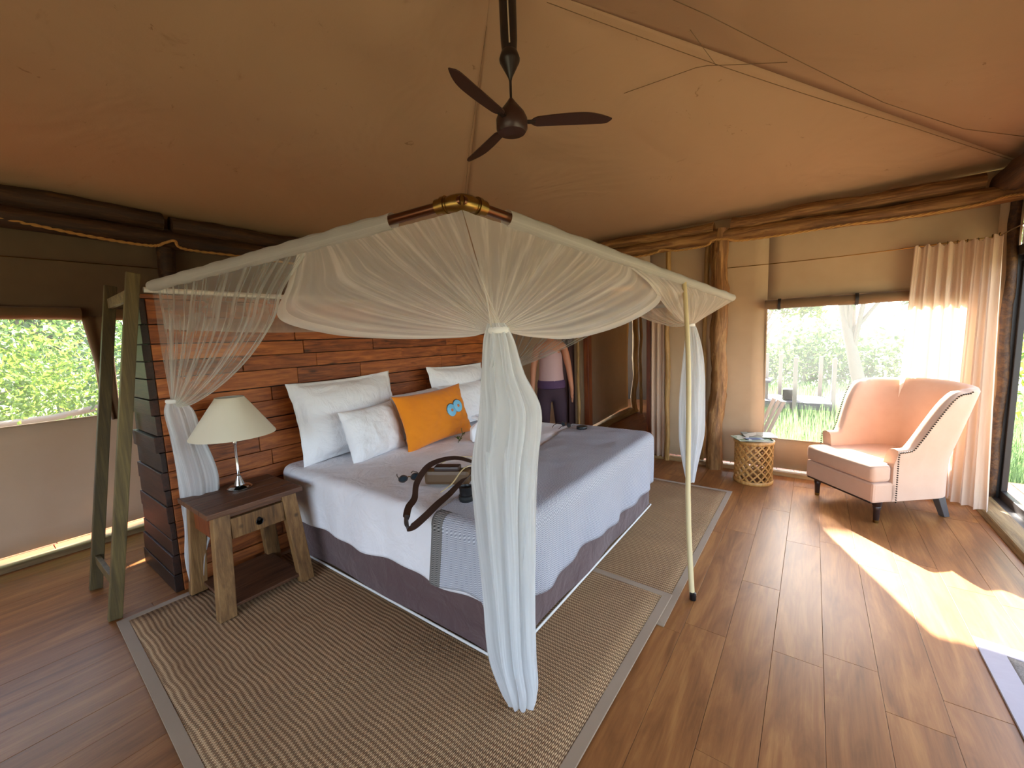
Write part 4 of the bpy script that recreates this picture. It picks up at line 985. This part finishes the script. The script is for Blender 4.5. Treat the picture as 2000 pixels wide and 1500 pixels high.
m.add([v.co[:] for v in bm.verts], [[v.index for v in f.verts] for f in bm.faces], True); bm.free()
m.build('seat_cushion', 'armchair_linen', ac)
MB().box(L2(0, -.37, .170), (.60, .02, .014), .006, Mch).build('front_rail', 'leg_dark', ac)
m = MB(); pts = []
for sd in (0, 1):
    pass
def dens(seq, step):
    out = [seq[0]]; 
    for p in seq[1:]:
        while (p-out[-1]).length > step: out.append(out[-1]+(p-out[-1]).normalized()*step)
    return out
for sd in (0, 1):
    seq = nails[NT//2:] if sd else nails[:NT//2+1][::-1]; seq = [p for p, b in seq if b < .12]
    end = seq[-1]; s2 = list(seq)+[end+V3((0, 0, -.02*(q+1)))+(-bv*.003) for q in range(19)]
    for p in dens(s2, .017): m.lathe([(0, -.006), (.0045, -.004), (.0062, 0), (.0045, .004), (0, .006)], p, 6)
r = m.build('nail_trim', 'nail_bronze', ac); r['kind'] = 'stuff'
for s in (-1, 1):
    c = L2(s*.275, -.30, 0); MB().lathe([(.014, 0), (.017, .01), (.021, .10), (.027, .125), (.024, .13), (.030, .14), (.031, .175)], c, 18).build('front_leg', 'leg_dark', ac)
    MB().lathe([(.0145, 0), (.0165, .0), (.0185, .022), (.0165, .022)], c, 18).build('brass_cup', 'brass', ac)
    a = L2(s*.27, .27, 0); h0 = [L2(s*.255+x_*.022, .28+y_*.022, .002) for x_, y_ in ((-1, -1), (1, -1), (1, 1), (-1, 1))]; h1 = [L2(s*.235+x_*.028, .23+y_*.03, .18) for x_, y_ in ((-1, -1), (1, -1), (1, 1), (-1, 1))]
    MB().hexa(h0+h1, .004).build('rear_leg', 'leg_grey', ac)

# ================================================================== CARVED DRUM STOOL and magazines
SX, SY = -.43, 4.52
st = thing('drum_stool', 'carved lattice wooden drum stool next to the thick log post', 'stool', (SX, SY, 0))
MB().lathe([(.168, 0), (.172, .006), (.172, .026), (.166, .032), (.150, .032), (.150, 0)], (SX, SY, 0), 48).build('base_ring', 'stool_wood', st)
MB().lathe([(0, .39), (.172, .39), (.176, .395), (.176, .412), (.170, .418), (0, .418)], (SX, SY, 0), 48).build('top_disc', 'stool_wood', st)
m = MB(); N = 15
for sg in (1, -1):
    for k in range(N):
        P = []
        V = []; F = []
        for i in range(17):
            t_ = i/16; a = 2*PI*k/N+sg*t_*2*PI*6/N*.8; z_ = lerp(.026, .395, t_); w_ = .34/ N*1.0
            for da, rr in ((-.055, .166), (.055, .166), (.055, .148), (-.055, .148)):
                V.append((SX+rr*math.cos(a+da), SY+rr*math.sin(a+da), z_))
        for i in range(16):
            for q in range(4): F.append((i*4+q, i*4+(q+1) % 4, i*4+4+(q+1) % 4, i*4+4+q))
        m.add(V, F, False)
m.build('carved_lattice', 'stool_wood', st)
def mag(label, x, y, z, w, h, th, rot, mat):
    t = thing('magazine', label, 'magazine', (x, y, z)); M = Matrix.Rotation(rot, 4, 'Z')
    MB().box((x, y, z+th/2), (w-.006, h-.006, th-.003), 0, M).build('pages', 'paper', t)
    MB().box((x, y, z+th), (w, h, .0012), 0, M).box((x, y, z+.0006), (w, h, .0012), 0, M).build('cover', mat, t)
mag('bottom book of the stack on the carved stool, dark cover', SX+.01, SY, .418, .27, .21, .014, .25, 'magazine_landscape')
mag('green covered magazine lying open edge towards the room', SX-.03, SY-.05, .434, .28, .21, .006, .55, 'magazine_green')
mag('blue and white magazine at the front of the stool top', SX-.0, SY-.08, .442, .15, .11, .004, .6, 'magazine_blue')
mag('top magazine with landscape cover nearest the back window', SX+.03, SY+.05, .448, .27, .20, .008, .35, 'magazine_landscape')

# ================================================================== PERSON beyond the bed
def skinned(name, joints, edges, mat, parent, sub=2):
    me = bpy.data.meshes.new(name); me.from_pydata([j[0] for j in joints], edges, [])
    o = link(name, me, mat, parent); sk = o.modifiers.new('skin', 'SKIN'); sk.use_smooth_shade = True
    for i, j in enumerate(joints):
        v = me.skin_vertices[0].data[i]; r_ = j[1]; v.radius = r_ if isinstance(r_, tuple) else (r_, r_)
    me.skin_vertices[0].data[0].use_root = True
    s = o.modifiers.new('sub', 'SUBSURF'); s.levels = sub; s.render_levels = sub
    return o
PXo, PYo = -2.56, 4.28
pe = thing('person', 'person in pink top and plum trousers standing beyond the bed, arm lowered', 'person', (PXo, PYo, 0))
pr_, pf = V3((.80, .60, 0)), V3((.60, -.80, 0))    # body right axis in picture, forward axis
def B(r_, f, z): return tuple(V3((PXo, PYo, 0))+pr_*r_+pf*f+V3((0, 0, z)))
J = [(B(0, 0, .93), .125), (B(0, .01, 1.05), .105), (B(0, .0, 1.22), .125), (B(0, 0, 1.36), .10), (B(0, 0, 1.44), .052), (B(0, .02, 1.52), .070), (B(0, .03, 1.60), .088), (B(0, .02, 1.66), .06)]
Ed = [(0, 1), (1, 2), (2, 3), (3, 4), (4, 5), (5, 6), (6, 7)]
def chain(start, pts):
    prev = start
    for p, r_ in pts: J.append((p, r_)); Ed.append((prev, len(J)-1)); prev = len(J)-1
    return prev
for sgn in (-1, 1):
    w = chain(3, [(B(sgn*.16, 0, 1.37), .055), (B(sgn*.215, .02, 1.10), .040), (B(sgn*.235, .08, .86), .028), (B(sgn*.235, .10, .80), (.032, .018))])
    for k in range(4): chain(w, [(B(sgn*.235+(k-1.5)*.003, .085+k*.014, .745), .0085), (B(sgn*.232, .09+k*.014, .70-(.01 if k in (0, 3) else 0)), .0075)])
    chain(w, [(B(sgn*.225, .135, .775), .010), (B(sgn*.222, .15, .745), .008)])
    chain(0, [(B(sgn*.09, 0, .86), .095), (B(sgn*.10, .02, .50), .062), (B(sgn*.11, -.02, .10), .042), (B(sgn*.11, .0, .045), .040), (B(sgn*.12, .14, .03), .030)])
skinned('body', J, Ed, 'skin', pe)
skinned('top', [(B(0, 0, .84), .175), (B(0, 0, .95), .170), (B(0, .01, 1.08), .150), (B(0, 0, 1.22), .155), (B(0, 0, 1.36), .130)], [(0, 1), (1, 2), (2, 3), (3, 4)], 'top_pink', pe)
skinned('trousers', [(B(0, 0, .90), .165), (B(-.095, 0, .76), .108), (B(-.10, .02, .50), .078), (B(-.11, -.02, .14), .058), (B(.095, 0, .76), .108), (B(.10, .02, .50), .078), (B(.11, -.02, .14), .058), (B(0, 0, 1.02), .160)], [(0, 1), (1, 2), (2, 3), (0, 4), (4, 5), (5, 6), (0, 7)], 'trousers_plum', pe)
MB().lathe([(.160, .86), (.172, .87), (.170, .93), (.158, .96)], (PXo, PYo, 0), 28).build('waistband', 'waist_purple', pe)
V = []; F = []
for a in range(13):
    for b in range(24):
        th, ph = a/12*PI*.86, b/24*2*PI; low = .55+.45*(.5-.5*math.sin(ph))
        th *= low; r = .088*(1+.03*math.sin(ph*9))
        V.append(B(r*math.sin(th)*math.cos(ph)*.95, -.005+r*math.sin(th)*math.sin(ph)*1.08, 1.600+.105*math.cos(th)))
for a in range(12):
    for b in range(24): F.append((a*24+b, a*24+(b+1) % 24, (a+1)*24+(b+1) % 24, (a+1)*24+b))
mesh('hair', V, F, 'hair_brown', pe).modifiers.new('s', 'SOLIDIFY').thickness = .012
for sgn in (-1, 1):
    e = MB().lathe([(0, -.010), (.007, -.007), (.010, 0), (.007, .007), (0, .010)], B(sgn*.030, .098, 1.595), 12).build('eye', 'white_cloth', pe)
    MB().lathe([(0, -.005), (.005, 0), (0, .005)], B(sgn*.030, .107, 1.595), 10).build('pupil', 'hair_brown', e)
    MB().tube([B(sgn*.012, .104, 1.617), B(sgn*.032, .106, 1.622), B(sgn*.050, .096, 1.614)], .0035, 6).build('eyebrow', 'hair_brown', pe)
    MB().lathe([(0, -.028), (.010, -.018), (.014, .004), (.011, .022), (0, .028)], B(sgn*.076, .02, 1.585), 12).build('ear', 'skin', pe)
    skinned('shoe', [(B(sgn*.11, -.05, .035), (.045, .038)), (B(sgn*.115, .06, .035), (.045, .036)), (B(sgn*.12, .17, .028), (.040, .028))], [(0, 1), (1, 2)], 'hair_brown', pe, 1)
MB().tube([B(0, .100, 1.60), B(0, .118, 1.575), B(0, .126, 1.558), B(0, .105, 1.548)], [.006, .010, .014, .008], 8).build('nose', 'skin', pe)
MB().tube([B(-.022, .098, 1.524), B(0, .106, 1.522), B(.022, .098, 1.524)], [.003, .006, .003], 8).build('mouth', 'top_pink', pe)
tag(MB().lathe([(0, -.02), (.03, -.015), (.04, 0), (.03, .015), (0, .02)], B(-.235, .13, .715), 18).build('held_lid', 'yellow_lid'), 'small yellow item held in the lowered hand of the standing person', 'item')

# ================================================================== OUTDOORS
gz = -.55
def gf(u, v): x, y = lerp(-30, 22, u), lerp(-14, 40, v); return (x, y, gz+.15*noise.noise((x*.2, y*.2, 0)))
struct(grid('ground', gf, 60, 60, 'sandy_ground'))
def leaves(name, pts, size, mat, parent=None):
    n = len(pts); d1_ = rng.normal(size=(n, 3)); d1_ /= np.linalg.norm(d1_, axis=1)[:, None]; d2_ = np.cross(d1_, rng.normal(size=(n, 3))); d2_ /= np.linalg.norm(d2_, axis=1)[:, None]
    s = size*rng.uniform(.6, 1.3, size=(n, 1)); P = np.asarray(pts)
    V = np.stack([P-d1_*s, P+d2_*s*.42, P+d1_*s, P-d2_*s*.42], axis=1).reshape(-1, 3)
    me = bpy.data.meshes.new(name); me.vertices.add(4*n); me.vertices.foreach_set('co', V.ravel()); me.loops.add(4*n); me.loops.foreach_set('vertex_index', np.arange(4*n, dtype=np.int32))
    me.polygons.add(n); me.polygons.foreach_set('loop_start', np.arange(0, 4*n, 4, dtype=np.int32)); me.update(calc_edges=True); me.validate()
    return link(name, me, mat, parent)
def crown(c, rad, n, clumps=40, cl=.35):
    C_ = rng.normal(size=(clumps, 3)); C_ /= np.linalg.norm(C_, axis=1)[:, None]; C_ *= rng.uniform(.35, 1, size=(clumps, 1)); C_ = C_*np.array(rad)+np.array(c)
    k = rng.integers(0, clumps, n); return C_[k]+rng.normal(size=(n, 3))*cl*np.array(rad).mean()*.5, C_
def tree(label, base, c, rad, n, size=.06, mat='leaf_green', tr=.10, name='tree', bend=.3, cat='tree', clumps=40, cl=.35):
    t = thing(name, label, cat, base); P, C_ = crown(c, rad, n, clumps, cl); leaves('foliage', P, size, mat, t)
    m = MB(); b = V3(base); c = V3(c); mid = b.lerp(c, .5)+V3((bend, -bend*.5, 0))
    path = [bez(b-V3((0, 0, .1)), mid, c, q/10) for q in range(11)]; m.tube(path, [tr*(1-.06*q) for q in range(11)], 10, True, .15, 4.)
    for q in range(0, min(12, len(C_))):
        s = path[5+q % 5]; e = V3(C_[q]); m.tube([s, s.lerp(e, .5)+V3((0, 0, .1)), e], [tr*.35, tr*.22, tr*.08], 6)
    m.build('trunk', 'pale_bark', t)
# left side, seen through the left windows, plus one unseen sun blocker
tree('broad bright green bush right outside the left window', (-7.6, -.2, gz), (-7.6, -.1, 1.3), (1.5, 1.6, 1.3), 20000, .036, 'leaf_green', .06, 'bush', cat='bush', clumps=60)
tree('dark leafed bush outside the gap between ladder and headboard', (-7.0, 2.2, gz), (-7.0, 2.1, .9), (1.2, 1.1, 1.3), 12000, .038, 'leaf_dark', .06, 'bush', cat='bush')
tree('unseen tree added beside the left wall to shade its windows', (-6.3, 4.9, gz), (-6.15, 4.6, 4.35), (.8, .7, .7), 6000, .09, 'leaf_dark', .08, clumps=40)  # crown added out of view to block sun from the left windows
tree('tall tree behind the bushes on the left side of the tent', (-11, 1.2, gz), (-11, 1.2, 2.6), (2.6, 3.2, 2.6), 12000, .09, 'leaf_dark', .16, clumps=70)
tree('second tall tree further left beyond the window', (-12, -3.5, gz), (-12, -3.0, 2.4), (2.6, 3.0, 2.6), 9000, .09, 'leaf_green', .16, clumps=60)
for k, (a, b_) in enumerate((((-6.6, -1.2, .55), (-7.2, 2.4, 1.15)), ((-6.2, -.6, -.1), (-6.9, 1.6, .55)))):
    tag(MB().tube([V3(a).lerp(V3(b_), q/8)+V3((0, 0, .08*math.sin(q))) for q in range(9)], .035, 8, True, .2).build('fallen_branch', 'pale_bark'), ('bare pale branch crossing the left window view', 'lower bleached branch leaning outside the left window')[k], 'branch')
# back window view, plus one unseen sun blocker
tree('slender tree with a leaning trunk outside the back window', (1.0, 10.0, gz), (.3, 9.5, 2.5), (1.3, .8, .6), 3600, .055, 'leaf_green', .13, bend=-.12, clumps=34, cl=.25)
tree('leafy branch crown at the top right of the back window view', (2.0, 8.6, gz), (1.35, 8.0, 2.3), (.55, .6, .65), 2200, .05, 'leaf_dark', .05, bend=.1, clumps=18)
tree('young tree with yellow green leaves at the top left of the back window', (-1.4, 7.6, gz), (-.35, 7.4, 2.05), (.75, .5, .45), 2000, .045, 'leaf_green', .04, bend=-.2, clumps=16, cl=.3)
tree('dense shrub behind the wooden deck outside the back window', (-.5, 15, gz), (-.2, 15.5, .3), (3.4, 1.5, 1.1), 6500, .10, 'leaf_dark', .08, 'bush', cat='bush', clumps=60)
tree('large unseen crown added to shade the lower back window', (-2.4, 10.6, gz), (-2.5, 10.15, 3.93), (1.15, .6, .62), 12000, .10, 'leaf_green', .12, bend=.2, clumps=50)  # added above the visible window area to block the low sun rays
# right side through the glass door
tree('bright bush outside the glass door', (3.6, 9.0, gz), (3.6, 9.2, .9), (1.4, 1.8, 1.3), 8000, .065, 'leaf_green', .07, 'bush', cat='bush', clumps=60)
tree('tall tree beyond the glass door', (4.6, 12.5, gz), (4.6, 12.5, 2.6), (2.6, 2.4, 2.2), 9000, .09, 'leaf_dark', .15, clumps=60)
tree('thicket of bushes along the deck right of the glass door', (6.4, 4.5, gz), (6.4, 4.5, .2), (1.6, 3.6, .8), 9000, .08, 'leaf_dark', .07, 'bush', cat='bush', clumps=90)
# grass
def grass(n, x0, x1, y0, y1, h):
    x = rng.uniform(x0, x1, n); y = rng.uniform(y0, y1, n); z = np.full(n, gz+.02); hh = h*rng.uniform(.4, 1.2, n); a = rng.uniform(0, 2*PI, n); l = rng.uniform(.05, .45, n)*hh
    b = np.stack([x, y, z], 1); w = np.stack([np.cos(a), np.sin(a), 0*a], 1)*.008; tip = b+np.stack([np.cos(a+1.2)*l, np.sin(a+1.2)*l, hh], 1)
    V = np.stack([b-w, b+w, tip], 1).reshape(-1, 3); me = bpy.data.meshes.new('grass'); me.vertices.add(3*n); me.vertices.foreach_set('co', V.ravel())
    me.loops.add(3*n); me.loops.foreach_set('vertex_index', np.arange(3*n, dtype=np.int32)); me.polygons.add(n); me.polygons.foreach_set('loop_start', np.arange(0, 3*n, 3, dtype=np.int32)); me.update(calc_edges=True); me.validate()
    o = link('grass', me, 'grass_green'); tag(o, 'tall green grass growing outside the back window', 'grass', kind='stuff')
grass(46000, -1.30, 4.8, 4.9, 14.0, .55)
# weathered lookout deck with table outside
dk = thing('garden_deck', 'weathered grey wooden deck structure standing in the grass outside', 'deck', (-.1, 10.2, gz))
for x_, y_, zt_ in ((-.75, 9.9, .95), (-.25, 9.5, .9), (-.55, 10.6, .9), (.35, 9.9, .85), (.15, 10.6, .85)):
    MB().box((x_, y_, (gz+zt_)/2), (.07, .07, zt_-gz), .006).build('post', 'pale_bark', dk)
for k in range(6): MB().box((-.25, 9.62+k*.17, .0), (1.15, .15, .05), .005).build('board', 'deck_grey', dk)
MB().box((-.25, 9.55, -.06), (1.15, .05, .09), .005).build('edge_board', 'deck_grey', dk)
MB().box((-.9, 9.8, .42), (.5, .6, .05), .005).build('upper_board', 'deck_grey', dk)
tag(MB().box((-.35, 9.85, .14), (.22, .2, .22), .02).build('storage_box', 'frame_black'), 'small dark box standing on the garden deck', 'box')
rl = thing('log_railing', 'pale stick railing just outside the lower left of the back window', 'railing', (-.55, 5.9, gz))
for k in range(3): MB().tube([(-.62+.05*k, 5.7+.2*k, -.1), (-.36+.04*k, 5.9+.2*k, .62-.05*k)], .022, 8, True, .2).build('stick', 'pale_bark', rl)
MB().tube([(-.50, 5.8, gz), (-.48, 5.8, .8)], .03, 8, True, .2).build('upright', 'pale_bark', rl)
